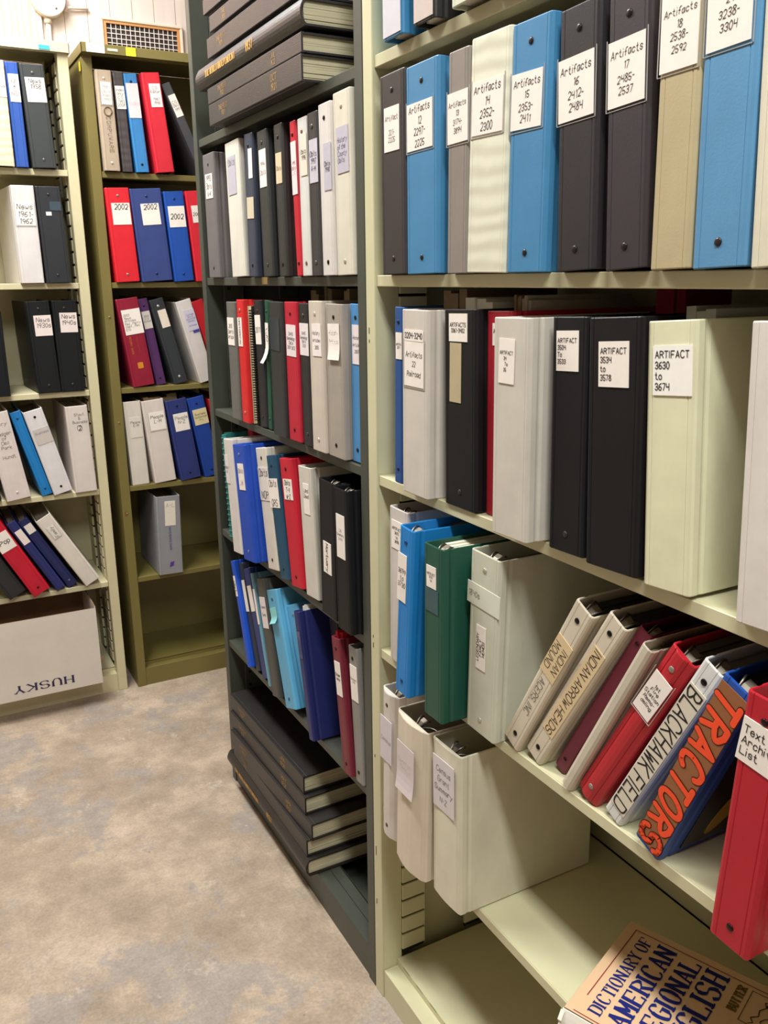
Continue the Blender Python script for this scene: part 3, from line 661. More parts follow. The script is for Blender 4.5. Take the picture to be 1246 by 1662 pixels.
def _tractors(root):
    w,h=FIT['RLtract'][4:6]; cx,cz=w*.51,h-.138; Wd=w*.80; Hd=.252
    for nm,hx,g,y in (('lettering','#4a2417',.0022,-.0013),('lettering','#ee5330',0.0,-.0018)):
        rng=random.Random(5); t=text(['TRACTORS'],-Wd/2,Wd/2,-Hd/2,Hd/2,y,'bubble',rng,rot=-90,sx=.98,wt=1.4,grow=g)
        o=t.build(nm,INK(hx),root); o.location=(cx,0,cz)
    MB().box(w+.0002,w+.0012,.03,.25,.012,h-.012).build('cover_insert',mat('printed_black','#171514',.25,var=0),root)
    p=MB(); p.prism([(.045+.042*(1+math.cos(a)*.42)+.02*math.sin(a),.075+.052*math.sin(a)) for a in [2*PI*k/24 for k in range(24)]],w+.0011,w+.0016,axis='x')
    p.build('cover_patch',mat('printed_yellow','#a58a2c',.4,var=.15,vscale=40),root)
_tractors(tr)
binder('RLtext','#b3192b','tall red binder standing upright at the right edge, printed Text Archive List',[(.02,.99,.028,.075,['Text','Archive','List'],{'s':'typed','tilt':4,'al':'l','wt':.75,'lh':1.5})],rivet='#2a0f12',rings=True,group=gC,pap='#d8d2c4',ptop=.275)

# ------------------------------------------------------------------ the grey-green unit
g1='binders on the second shelf of the grey unit'; g2='binders on the third shelf of the grey unit'; g3='binders on the fourth shelf of the grey unit'; g4='binders leaning on the fifth shelf of the grey unit'
binder('Ggrey','#6f696b','grey binder standing alone at the far post of the grey unit',[(.2,.82,.045,.1,['1993','Obits','A-K'],{})],rivet='#4c4648',group=g1)
binder('Gwhite','#d9d3c8','white binder after the gap beside the lone grey binder, bluish label',[(.16,.72,.03,.11,['Obits','','',''],{'c':'#b9b2be','ink':'#8d8794'})],rivet=None,group=g1,fr=.012)
binder('Gnavy','#3c4152','navy binder with two small paper labels, second shelf of the grey unit',[(.5,.95,.03,.088,[],{}),(.15,.95,.125,.168,[],{'c':'#cfc0a8'})],rivet='#23242e',group=g1,fr=.01)
binder('Gblk1','#383838','black binder with a long white label, right of the navy binder',[(.2,.86,.036,.108,['1994','Obits'],{'ink':'#9b9390'})],rivet='#4a4746',group=g1,fr=.008)
binder('Gblk2','#353535','black binder with a tan label, left of the narrow red binder',[(.2,.88,.052,.108,['Obits'],{'c':'#d8c3a5','ink':'#8f7c68'})],rivet='#232222',group=g1,fr=.008)
binder('Gred','#c01f33','narrow red binder with a long white label, second shelf of the grey unit',[(.15,1.,.036,.13,['1995','Obits','L-Z'],{'c':'#ead6d6','ink':'#a07078'})],rivet='#4a0d16',group=g1)
binder('Gwhn','#d3d0cc','narrow white binder with cream label, right of the narrow red one',[(.3,.98,.028,.1,['Obits','1996'],{'c':'#dfd3c4'})],rivet='#8d6a5c',group=g1)
binder('Gblk3','#3d3a3c','black binder with bluish label between two white binders',[(.2,.98,.045,.118,['Obits','1997','A-M'],{'c':'#c4bec9'})],rivet='#5c585a',group=g1)
binder('Gwh4','#d6cfcb','shorter white binder left of the tallest white one, black rivets',[(.4,.97,.065,.142,['Obits','1998'],{'c':'#bdb7c2'})],rivet='#141212',group=g1)
binder('Gwh5','#d6cfbf','tallest white binder of the grey unit, beside the cream post',[(.22,.88,.055,.128,['History','of the','County','Obits'],{'c':'#bcb5c2','ink':'#6b6579','al':'l'})],rivet='#cbc2b0',group=g1)

binder('G2grey','#6a6864','dark grey binder next to the far post, above the teal book',[(.1,.85,.036,.1,['2010','Sports','Article'],{})],rivet=None,group=g2,fr=.004)
binder('G2red','#d62a2c','bright red binder beside the spiral notebook',[(.12,.75,.04,.105,['HISTORICAL'],{'rot':-90,'s':'typed'})],rivet='#c98a7c',group=g2)
binder('G2blk','#28282b','black binder with white label right of the spiral notebook',[(.15,.9,.032,.096,['2011'],{'al':'c'})],rivet='#3c3a3c',group=g2)
binder('G2grn','#1f4d3d','thin green binder with a curled white label',[(.2,.95,.048,.135,['History'],{'curl':.012,'cx':-.006,'rot':90,'tilt':0})],rivet='#3a5a4c',group=g2)
binder('G2blk2','#333334','black binder with an empty clear pocket on its spine',[(.08,.8,.033,.1,[],{'c':'#3f4347','name':'clear_pocket','rough':.08,'tilt':1})],rivet=None,group=g2)
binder('G2red2','#bb2238','crimson binder with tall white label, right of the clear-pocket black one',[(.14,.9,.045,.108,['DANS','Genealogy','Obits','2001-2012'],{'c':'#e6d8da'})],rivet='#5a0d1a',group=g2,fr=.004,papers=[('#7a6a4e',.2,.9,.05,.25,.2,.305)])
binder('G2blk3','#2c2a2c','narrow black binder with white label covering its upper spine',[(.1,1.0,.038,.1,['DANS','Genealogy','Obits','2013'],{'c':'#e6dbdc'})],rivet='#4a4848',group=g2,papers=[('#6f6048',.2,.9,.05,.25,.2,.315)])
binder('G2off','#cdc0b3','off-white scuffed binder labelled History Articles 2005',[(.28,.92,.042,.102,['History','Articles','2005'],{'lh':2.,'c':'#efe4e2'})],rivet='#ded5ca',group=g2,papers=[('#8a7858',.4,.95,.06,.25,.2,.31)])
binder('G2grey2','#a59b92','warm grey binder with a crooked white label',[(.18,.85,.035,.1,['History','Articles','2006'],{'lh':2.,'tilt':-2,'curl':.003})],rivet='#141212',group=g2,papers=[('#8f8064',.3,.95,.06,.25,.2,.312)])
binder('G2blue','#4d8cc4','sky blue binder at the near end of the third grey shelf',[(.22,1.,.036,.105,['History','Articles','2007'],{'lh':2.,'c':'#ecdfe2'})],rivet='#1c2a3c',group=g2)

binder('G3red0','#b01c34','red binder pushed back behind the white one, only its top showing',rivet=None,group=g3)
binder('G3wh','#d6cecb','white binder at the far end of the fourth grey shelf',[(.02,.42,.04,.11,['Obits','A-C'],{'c':'#dfd6d4'})],rivet=None,group=g3)
binder('G3blue','#1b49b5','royal blue binder with a narrow white label, fourth grey shelf',[(.3,.78,.045,.108,['Obits','','J-K'],{'wt':.5})],rivet='#7a86a8',group=g3)
binder('G3wh2','#d6cec2','white binder labelled Obits NOP',[(.06,1.0,.045,.122,['Obits','','NOP'],{'c':'#ded5cf','lh':1.6})],rivet='#3c302c',group=g3)
binder('G3tl','#1d4a63','dark teal binder labelled Obits QRS',[(-.1,.98,.052,.118,['Obits','','QRS'],{'lh':1.6})],rivet='#123040',group=g3)
binder('G3red','#c41f33','red binder labelled Obits T-V W-Z',[(.2,.92,.045,.09,['Obits','T-V','W-Z'],{'wt':.8})],rivet='#4a0a14',group=g3)
binder('G3wh3','#cfc9be','wide cream-white binder with a small torn label, left of two black ones',[(.35,.8,.035,.1,['Land','Deed','',''],{})],rivet=None,group=g3,fr=.012)
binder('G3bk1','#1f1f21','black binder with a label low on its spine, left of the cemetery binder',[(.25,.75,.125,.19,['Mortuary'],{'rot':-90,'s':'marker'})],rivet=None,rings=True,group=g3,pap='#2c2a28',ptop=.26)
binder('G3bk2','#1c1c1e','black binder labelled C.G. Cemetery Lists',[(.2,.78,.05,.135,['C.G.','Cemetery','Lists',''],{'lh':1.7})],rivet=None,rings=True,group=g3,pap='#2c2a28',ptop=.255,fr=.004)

binder('G4blue','#1d4fc0','thin bright blue binder leaning at the far end, fifth grey shelf',[(.2,.75,.04,.095,['Obit'],{'rot':-90})],rivet=None,group=g4)
binder('G4dark','#2d2f3a','thin dark binder with long white label between two blue ones',[(.2,.95,.045,.128,[],{})],rivet=None,group=g4)
binder('G4navy','#29356f','navy binder with long white label, fifth grey shelf',[(.2,.85,.045,.112,[],{})],rivet=None,group=g4)
binder('G4ltthin','#6f9fb4','thin pale blue folder with white label beside the grey-black binder',[(.2,.98,.04,.13,[],{})],rivet=None,group=g4)
binder('G4gry','#4b4a45','grey-black binder with crumpled top and white label',[(.15,.95,.045,.122,['Funeral','','Cards',''],{'c':'#e2d6d8'})],rivet=None,group=g4)
binder('G4lbA','#5fa9d0','light blue binder with a turquoise sticky note',[(.12,.75,.042,.08,[],{'c':'#8fd0d4','name':'sticky_note','curl':.008,'tilt':-3,'lab':'turquoise sticky note'})],rivet='#23506c',group=g4)
binder('G4lbB','#5aa2cf','light blue binder tucked left of the leaning navy one',[(.6,.85,.1,.112,[],{'c':'#e8eef2'})],rivet='#8a8a80',group=g4)
binder('G4navy2','#242a63','navy binder leaning forward of its row with white papers on top',[(.25,.95,.045,.105,[],{'c':'#4a4f78','name':'clear_pocket','rough':.1})],rivet=None,group=g4,papers=[('#dcd8d2',.15,.85,.02,.2,.2,.302)])
binder('G4blk','#2b2c30','black binder set back, just right of the leaning navy one',rivet=None,group=g4)
binder('G4blk2','#26272a','black binder with a slip of white label, left of the maroon one',[(.5,1.,.05,.12,['Vets'],{'rot':-90,'s':'marker'})],rivet=None,group=g4)
binder('G4maroon','#762534','maroon binder with white label Other Vets',[(.2,.88,.05,.122,['','Other','Vets','',''],{'s':'marker','wt':.9})],rivet='#3a1018',rings=True,group=g4,papers=[('#c02030',.0,.8,.01,.12,.2,.302)])
binder('G4grey','#8c8884','grey binder labelled Cemetery Info at the near end of the fifth grey shelf',[(.15,1.0,.038,.112,['Cemetery','Info','',''],{})],rivet='#1a1818',group=g4)

# ------------------------------------------------------------------ olive unit
o1='binders on the top shelf of the olive unit'; o2='binders in the 2002 row of the olive unit'; o3='binders on the third shelf of the olive unit'; o4='binders in the People row of the olive unit'
b=binder('1beige','#b3a08c','beige binder with a ring emblem above vertical brand lettering',[(.22,.88,.034,.098,['1984','Obits','Index','1993'],{'pocket':1,'ink':'#9a8f8c','c':'#e6dcd8'}),(.25,.85,.130,.238,['COMPUWARE'],{'c':None,'rot':-90,'s':'serif','wt':1.2,'ink':'#7b6a5a'})],rivet='#d8d0c8',group=o1)
_w,_h=FIT['1beige'][4:6]
_e=MB(); _e.tube([(_w*.55+.0115*math.cos(a),-.0006,_h-.117+.0125*math.sin(a)) for a in [2*PI*k/28 for k in range(28)]],.0022,6,closed=True); _e.build('emblem',INK('#7b6a5a'),b)
binder('1dark','#4a4344','dark grey wrinkled binder beside the beige one',[(.1,.98,.04,.106,['Index','only','C.G.','1983','2008'],{})],rivet=None,ripple=True,group=o1)
binder('1blue','#3a80bd','blue binder with a plain pale pink label, top shelf of the olive unit',[(.06,.96,.028,.128,['','','Index',''],{'c':'#e5cfd2','ink':'#d2bcc0'})],rivet='#1c2c40',group=o1)
binder('1red','#cf2737','red binder left of the leaning black one, white label',[(.3,.92,.032,.1,['C.G.','Editor','','1987','1990'],{'c':'#f0dedd'})],rivet=None,group=o1)
binder('1blk','#47484c','thin black binder leaning steeply against the red one',[(.15,.95,.036,.104,['C.G.','Obit','1991'],{})],rivet=None,group=o1)
binder('2red','#d92531','red binder labelled 2002 at the left end of its row',[(.18,.94,.046,.112,['2002','',''],{'wt':.8})],rivet='#b08a80',group=o2)
binder('2navy','#37457f','wide slate-blue binder labelled 2002',[(.28,.86,.046,.112,['2002','',''],{'wt':.8})],rivet='#27305c',group=o2)
binder('2blue','#1d4da6','royal blue binder labelled 2002',[(.12,.94,.046,.112,['','2002',''],{'wt':.8})],rivet='#173a7c',group=o2)
binder('2red2','#d92838','red binder cut off by the grey post, right of the royal blue 2002 one',[(.3,.95,.046,.1,['2002'],{'wt':.8})],rivet=None,group=o2)
b=binder('3mar','#8f1c33','maroon binder with gold lettering and square gold emblem',[(.14,.98,.036,.118,['2002','News','Articles','Res., Perry','Dept., Rec.','Etc.'],{'al':'l','lh':1.3}),(.18,.42,.122,.185,['RECORDS GUIDE'],{'c':None,'rot':-90,'s':'typed','ink':'#c9762c'}),(.5,.72,.125,.185,['Policies and Forms'],{'c':None,'rot':-90,'s':'typed','ink':'#b0502e'})],rivet=None,group=o3)
_w,_h=FIT['3mar'][4:6]
_e=MB()
for q in range(4): _e.box(_w*.40+q*.0046,_w*.40+q*.0046+.0042,-.0007,.0,_h-.233+(.001 if q in(0,3) else 0),_h-.212-(.001 if q in(0,3) else 0))
_e.build('emblem',INK('#d08a2a'),b)
binder('3pur','#553060','purple binder beside the maroon one',[(.1,.92,.042,.1,['2002','C.G.','School',''],{'c':'#d5cdc6'})],rivet='#40244a',group=o3)
binder('3dk','#33363a','dark charcoal binder with bright rivets and blank pinkish label',[(.35,.94,.038,.098,[],{'c':'#e8d8ca'})],rivet='#d0cac4',group=o3)
b=binder('3wh','#d9d0cc','white binder tilting left beside the charcoal one, lilac handwritten label',[(.3,.98,.034,.105,['Cottage','Grove','Historical','Society','','Articles'],{'c':'#cdc6d6','ink':'#6a5fa0'}),(.55,.95,.106,.115,[],{'c':'#4a3fa0'})],rivet=None,group=o3)
binder('3red','#c0202c','red binder mostly hidden by the grey post, third shelf of the olive unit',rivet=None,group=o3)
binder('4wh','#d6cdc2','white binder with scribbled label at the left end of the People row',[(.25,.9,.055,.125,['People','E-M','',''],{'c':'#dad2c8'})],rivet=None,group=o4,pap='#8a7d68')
binder('4wh2','#d9cdc6','white binder labelled People L-M',[(.22,.92,.044,.106,['People','L-M',''],{'pocket':1})],rivet=None,group=o4,papers=[('#a58a6c',.2,.9,.03,.2,.2,.300)])
binder('4navy','#2c3671','navy binder labelled People N-Z',[(.22,.92,.05,.112,['People','N-Z',''],{})],rivet='#1c234c',group=o4,papers=[('#8f7d60',.1,.8,.06,.2,.2,.303)])
binder('4blue','#1f449c','blue binder with a yellowish Business label',[(.15,.98,.044,.1,['Business','Historical','A-L'],{'c':'#e3d3a4'})],rivet='#142c66',group=o4)
binder('4red','#c0202c','red binder mostly hidden by the grey post in the People row',rivet=None,group=o4)
b=binder('5grey','#8f8f93','grey binder standing alone on the lower olive shelf',[(.34,.78,.018,.108,['A-L','','',''],{'c':'#e3dacb','ink':'#b5ada2','tilt':1}),(.38,.66,.112,.202,['REFERENCE GUIDE'],{'c':None,'rot':-90,'s':'typed','ink':'#5a4a8a'})],rivet=None,rings=True,group=None,pap='#9a9080',ptop=.27)
_w,_h=FIT['5grey'][4:6]
MB().prism([(_w*.44,_h-.262),(_w*.60,_h-.258),(_w*.64,_h-.242),(_w*.48,_h-.244)],-.0006,0,axis='y').build('emblem',INK('#5c3a8c'),b)

# ------------------------------------------------------------------ pale unit at the far left
l1='binders on the top shelf of the pale unit'; l2='binders on the second shelf of the pale unit'; l3='black binders on the third shelf of the pale unit'; l4='binders on the fourth shelf of the pale unit'; l5='binders leaning above the carton'
binder('L1cream','#dccbb0','cream binder at the left edge, top shelf of the pale unit',[(.5,.97,.04,.1,['News'],{'c':'#e8dcd6'})],rivet=None,ripple=True,group=l1)
binder('L1blue','#2f55a6','blue binder labelled NEWS between cream and black ones',[(.15,.95,.032,.108,['NE','W','S','1957'],{'lh':1.25})],rivet=None,group=l1)
binder('L1blk','#3a3d3d','black binder labelled News 1958',[(.16,.95,.036,.104,['News','1958','',''],{'wt':.75})],rivet='#6b6868',group=l1)
binder('L2wh','#d9d2d0','white binder labelled News 1961-1962',[(.1,.9,.05,.116,['News','1961-','1962'],{'pocket':1})],rivet=None,group=l2,fl=.02)
binder('L2blk','#2c2d32','black binder with a tiny white sticker, right of the News 1961 one',[(.5,.95,.044,.07,[],{'c':'#44505a','rough':.2,'name':'clear_pocket'}),(.32,.54,.074,.085,[],{'c':'#ece6e2','name':'sticker'})],rivet='#3c3c40',group=l2)
binder('L3blk0','#1c1d20','black binder at the left edge of the third pale shelf',rivet=None,group=l3)
binder('L3blk1','#1e1f21','black binder labelled News 1930s',[(.24,.98,.044,.108,['News','1930s',''],{'c':'#e8d9d4'})],rivet='#3a3a3c',group=l3,fl=.012)
binder('L3blk2','#1e1f21','black binder labelled News 1940s beside the slotted post',[(.26,.98,.038,.1,['News','1940s',''],{'c':'#e8d9d4'})],rivet='#3a3a3c',group=l3)
binder('L4blk','#25252a','black binder barely in view at the left edge, fourth pale shelf',rivet=None,group=l4)
binder('L4wh','#dacdc8','white binder with writing down its spine, left of the cyan one',[(.2,.95,.03,.155,['Dairy','','Badger','of','Dell','Park','','Hundt'],{'c':None,'ink':'#6a605e'})],rivet='#e2d8d2',group=l4)
binder('L4cy','#1f7cc0','bright cyan-blue binder leaning between two white ones',rivet='#145a90',group=l4)
binder('L4wh2','#dcd6d8','white binder with black rivets and a greyish Business label, leaning left',[(.14,.97,.062,.115,['Business','',''],{'c':'#c6bdb8','ink':'#7a7272','wt':.5})],rivet='#171516',group=l4,pap='#a79d90')
binder('L4wh3','#d9cdc6','upright white binder marked Stout and Business 2',[(.2,.95,.02,.062,['Stout','&','Business'],{'c':None,'wt':.55}),(.44,.66,.066,.082,['2'],{'c':None,'wt':.7,'tilt':0})],rivet=None,group=l4)
_w,_h=FIT['L4wh3'][4:6]
MB().tube([(_w*.55+.0085*math.cos(a),-.0003,_h-.074+.0095*math.sin(a)) for a in [2*PI*k/24 for k in range(24)]],.0005,5,closed=True).build('lettering',INK(),[o for o in COL.objects if o.get('label','').startswith('upright white binder marked')][0])
binder('L5blk','#2a2b2d','black binder leaning lowest left above the carton',rivet=None,group=l5)
binder('L5red','#c01630','red binder leaning left above the carton',[(.05,.95,.035,.1,['','Pop',''],{'wt':.8})],rivet='#3a0610',group=l5)
binder('L5nv1','#29306a','navy binder leaning beside the red one, tall white label',[(.2,.95,.035,.09,['','.',''],{})],rivet=None,group=l5,pap='#a79d90')
binder('L5nv2','#252b5c','navy binder leaning beside the white one, short white label',[(.2,.95,.022,.056,['','.',''],{})],rivet='#6a6a88',group=l5,pap='#a79d90')
binder('L5wh','#dcd3c8','white binder leaning left at the end above the carton, framed paper label',[(.3,.72,.04,.085,['Family'],{'rot':90,'pocket':1,'c':'#e2dad2'})],rivet=None,rings=True,group=l5,pap='#b0a698')

# ------------------------------------------------------------------ notebook and comb-bound book on the grey unit
def notebook():
    off,s0,z,th,w,h=FIT['G2note']
    r=empty('spiral_notebook',RM('R',(off,s0,z+.0004),R(th)),'spiral notebook with cream pages and black coil between red and black binders','notebook')
    paper_slabs(.002,w-.008,.006,.215,.002,h-.004,random.Random(3),n=4,ragged=.002).build('pages',paper('#d8cba6'),r)
    MB().box(0,.0018,.004,.22,0,h-.002).build('cover',mat('card','#d9cfae',.6),r); MB().box(w-.0075,w-.006,.004,.22,0,h-.002).build('cover',mat('card','#2b2a2a',.5),r)
    P=[];n=44
    for i in range(n*8+1):
        a=2*PI*i/8; P.append((w-.0085+.0062*math.cos(a),.0045+.0062*math.sin(a),.008+(h-.018)*i/(n*8)))
    MB().tube(P,.0011,5).build('coil',mat('coil','#3a3636',.35,.6,var=0),r)
notebook()
def combbook():
    off,s0,z,th,w,h=FIT['G3teal']
    r=empty('comb_bound_book',RM('R',(off,s0,z+.0004),R(th)),'teal comb-bound book at the far end of the fourth grey shelf','book')
    w=max(w,.02)
    paper_slabs(.002,w-.002,.01,.215,.002,h-.004,random.Random(4),n=3,ragged=.002).build('pages',paper('#c8c4b4'),r)
    MB().box(0,.0015,.008,.22,0,h).box(w-.0015,w,.008,.22,0,h).build('cover',mat('card','#1f6f6c',.5),r)
    c=MB(); c.prism([(w/2+.0095*math.cos(a),.008+.0095*math.sin(a)) for a in [PI+PI*k/8 for k in range(9)]],.004,h-.004,smooth=True)
    k=.012
    while k<h-.012: c.tube([(w/2+.0105*math.cos(a),.008+.0105*math.sin(a),k) for a in [PI*.9+PI*1.2*q/8 for q in range(9)]],.0014,5); k+=.0143
    c.build('comb',mat('plastic','#2a7f7a',.4),r)
combbook()
# ------------------------------------------------------------------ bound volumes, lying flat
def volume(x,y0,z,L,T,D,label,group,yaw=0.,rnd=0.,gold=('JAN','1905'),gold2=None,title=None,hx='#3a3537'):
    # y0 = end away from the camera, spine outwards
    r=empty('bound_volume',RM('R',(x,y0,z),0,yaw),label,'book',group)
    c=MB(); t=.0035
    if rnd:
        n=8; O=[(D,0),(.012,0)]+[(-rnd*math.sin(PI*k/n)+.004,T*k/n) for k in range(n+1)]+[(.012,T),(D,T)]
        I=[(D,t),(.012,t)]+[(-rnd*math.sin(PI*k/n)+.004+t,min(max(T*k/n,t),T-t)) for k in range(n+1)]+[(.012,T-t),(D,T-t)]
    else:
        O=[(D,0),(.0105,0),(.0085,.0012),(.0065,0),(.0012,0),(0,.0012),(0,T-.0012),(.0012,T),(.0065,T),(.0085,T-.0012),(.0105,T),(D,T)]
        I=[(D,t),(.0105,t),(.0085,t),(.0065,t),(.005,t),(t,t),(t,T-t),(.005,T-t),(.0065,T-t),(.0085,T-t),(.0105,T-t),(D,T-t)]
    n=len(O); v=[];f=[]
    for X_ in (0,L):
        v+=[(X_,a,b) for a,b in O]+[(X_,a,b) for a,b in I]
    m=2*n
    for i in range(n-1):
        f+=[(i,i+1,m+i+1,m+i),(n+i+1,n+i,m+n+i,m+n+i+1),(i,n+i,n+i+1,i+1),(m+i,m+i+1,m+n+i+1,m+n+i)]
    for i in (0,n-1): f.append((i,n+i,m+n+i,m+i))
    c.add(v,f); c.build('cover',mat('bookcloth',hx,.42,var=.08,vscale=20,bump=.35,bscale=500,coat=.15),r)
    p=MB(); rng=random.Random(int(z*1e4)); k=max(6,int(T/.004)); q=(T-2*t)/k
    for i in range(k):
        e=rng.uniform(.004,.0065); p.box(e,L-e,t if not rnd else .004,D-.006-rng.uniform(0,.003),t+i*q+.0001,t+(i+1)*q-.0001)
    p.build('pages',mat('old_paper','#d2c8a8',.85,var=.10,vscale=60,stretch=(.3,.3,8)),r)
    y=-.0004 if not rnd else -rnd+.0036
    g=INK('#b8925a')
    if title:
        text([title],L*.12,L*.45,T*.28,T*.72,y,'serif',random.Random(2),sx=.8,wt=1.6).build('lettering',INK('#d2a35c'),r)
        text(['1937'],L*.55,L*.62,T*.25,T*.75,y,'serif',random.Random(2),sx=.8,wt=1.6).build('lettering',INK('#d2a35c'),r)
    if gold: text(list(gold),L*.13,L*.24,T*.18,T*.82,y,'hand',random.Random(7),wt=.8).build('lettering',g,r)
    if gold2: text(list(gold2),L*.70,L*.80,T*.18,T*.82,y,'hand',random.Random(8),wt=.8).build('lettering',g,r)
    return r
GV='bound volumes on the top shelf of the grey unit'; GW='bound volumes at the foot of the grey unit'
vs='grey-black bound volume with gold stamping, '
zt=1.7762
volume(-.030,.686,zt,.515,.0435,.30,vs+'lowest of the upper stack','bound volumes on the top shelf of the grey unit',gold=('THE POST','1921'),gold2=('OCT','1921')); zt+=.0445
volume(-.030,.688,zt,.520,.0320,.30,vs+'second from the bottom of the upper stack',GV,gold=('THE POST','1922'),gold2=('JUL','1922')); zt+=.0335
volume(-.030,.756,zt+.006,.598,.0430,.29,'thick round-backed volume with bold gold title jutting out of the upper stack',GV,rnd=.009,gold=None,title='THE WORLD INDEPENDENT',yaw=0.); zt+=.0555
volume(-.030,.674,zt,.50,.0400,.30,vs+'right above the round-backed one in the upper stack',GV,gold=('THE POST','1924')); zt+=.0475
volume(-.030,.648,zt,.49,.0310,.30,vs+'fifth up in the upper stack',GV,gold=('THE','1925')); zt+=.0410
volume(-.030,.687,zt,.50,.0300,.30,'grey-black bound volume cut by the top edge of the photo, highest of the upper stack',GV,gold=None)
hb='#2b2726'
volume(-.022,.866,.0762,.570,.0440,.285,'round-backed volume with orange-gold title at the bottom of the lower stack',GW,rnd=.010,gold=None,title='THE WORLD INDEPENDENT',hx=hb)
volume(-.018,.830,.1210,.520,.0440,.285,'dark bound volume second from the bottom of the lower stack',GW,gold=('THE POST','1926'),hx=hb)
volume(-.026,.822,.1660,.522,.0440,.285,'dark bound volume jutting nearest, third from the bottom of the lower stack',GW,gold=('THE POST','1927'),gold2=('APR','1927'),hx=hb,yaw=R(2.0))
volume(-.017,.845,.2110,.503,.0450,.275,'dark bound volume just under the top one of the lower stack',GW,gold=('THE POST','1928'),gold2=('MAY','1928'),hx=hb,yaw=R(1.4))
volume(-.011,.858,.2570,.500,.0460,.275,'dark bound volume lying on top of the lower stack, its black cover bare',GW,gold=('THE POST','1929'),gold2=('JAN','1929'),hx='#282524',yaw=R(1.2))

# ------------------------------------------------------------------ dictionary lying on the lowest cream shelf
def dictionary():
    T=.052; Wd=.205; Hh=.245
    A=Vector((.152,-.5445,0)); B=Vector((-.043,-.6205,0)); d=(A-B); 
    ex=d.normalized()                         # across the cover, spine -> fore edge? (text reads along ex)
    ey=Vector((ex.y,-ex.x,0))                 # from head of the cover towards its foot
    L=d.length
    M=Matrix(((ex.x,ey.x,0,B.x),(ex.y,ey.y,0,B.y),(0,0,1,.4558),(0,0,0,1)))
    # mirrored frame is avoided by making z up and local y = -ey
    M=Matrix(((ex.x,-ey.x,0,B.x),(ex.y,-ey.y,0,B.y),(0,0,1,.4558),(0,0,0,1)))
    r=empty('dictionary',M,'thick dictionary with a peach paper jacket lying on the lowest cream shelf','book')
    j=MB(); j.box(0,L,-Hh,0,T-.0028,T,b=.0008); j.box(0,L,-Hh,0,0,.0028,b=.0008)
    n=8; O=[(-.010*math.sin(PI*k/n),T*k/n) for k in range(n+1)]
    j.prism(O+[(.003,T),(.003,0)],-Hh,0,axis='y',smooth=False)
    j.build('jacket',mat('jacket_paper','#e0bb96',.42,var=.03,coat=.2),r)
    MB().prism([(-.0105*math.sin(PI*k/n)-.0004,T*k/n) for k in range(n+1)]+[(.001,T+.0004),(.001,0)],-Hh-.0003,.0003,axis='y').build('jacket_spine',mat('jacket_paper','#ded8ca',.45,var=.05),r)['label']='white worn jacket spine'
    MB().prism([(-.002,T),(-.011,T-.01),(-.007,T-.018),(-.013,T-.024),(-.006,T-.036),(-.002,T-.04)],-.004,.0015,axis='y').build('torn_edge',mat('torn_paper','#eee6d8',.8),r)
    paper_slabs(.004,L-.004,-Hh+.004,-.004,.003,T-.003,random.Random(1),n=6,ragged=.0005).build('pages',paper('#d8cdb4'),r)
    z=T+.0005
    def flat(mb,name,m):
        o=mb.build(name,m,r); o.rotation_euler=(-PI/2,0,0); o.location=(0,0,z); return o
    # text box helper: strokes are made in (x,z) and laid down with z -> +y
    def put(mb,name,m,dz=0):
        mb.v=[(x,zz,dz-yy) for x,yy,zz in mb.v]; o=mb.build(name,m,r); o.location=(0,0,T+.0006); return o
    blue=INK('#1b2370')
    ln=[(['DICTIONARY OF'],-.046,-.0245,1.25),(['AMERICAN'],-.082,-.050,1.5),(['REGIONAL'],-.118,-.086,1.5),(['ENGLISH'],-.154,-.122,1.5)]
    for tx,a,b,wt in ln:
        put(text(tx,.018,.188,a,b,0,'serif',random.Random(1),wt=wt*.92,sx=.84),'lettering',blue)
    red=INK('#8a1f2a'); f=MB()
    f.box(.028,.192,0,0,0,0) if False else None
    for x0,x1,y0,y1 in ((.040,.196,-.0155,-.0143),(.1948,.196,-.25,-.0143),(.006,.0072,-.25,-.012)): f.add([(x0,y0,0),(x1,y0,0),(x1,y1,0),(x0,y1,0)],[(0,1,2,3)])
    o=f.build('printed_rule',red,r); o.location=(0,0,T+.0006)
    br=INK('#5a3f22')
    f=MB()
    for x0,x1,y0,y1 in ((.128,.129,-.25,-.184),(.188,.189,-.25,-.184),(.128,.189,-.185,-.184)): f.add([(x0,y0,0),(x1,y0,0),(x1,y1,0),(x0,y1,0)],[(0,1,2,3)])
    o=f.build('printed_rule',br,r); o.location=(0,0,T+.0006)
    put(text(['BUTTER'],.138,.188,-.180,-.164,0,'serif',random.Random(2),wt=1.9,sx=.7),'lettering',INK('#6f5a24'))
    s=MB()
    for pl,w in (([(.135,-.185),(.142,-.180),(.150,-.188),(.160,-.186),(.170,-.192),(.178,-.188),(.181,-.200),(.170,-.210),(.158,-.206),(.150,-.196),(.142,-.192),(.137,-.196)],.0012),([(.158,-.206),(.156,-.225),(.160,-.24)],.002),([(.170,-.210),(.174,-.228)],.0016),([(.172,-.192),(.180,-.198),(.172,-.204)],.004),([(.135,-.185),(.131,-.180)],.001)):
        for i in range(len(pl)-1): ribbon(s,[pl[i],pl[i+1]],w)
    s.v=[(x,y,z-.016) for x,y,z in s.v]
    put(s,'printed_drawing',INK('#2f2418'))
dictionary()

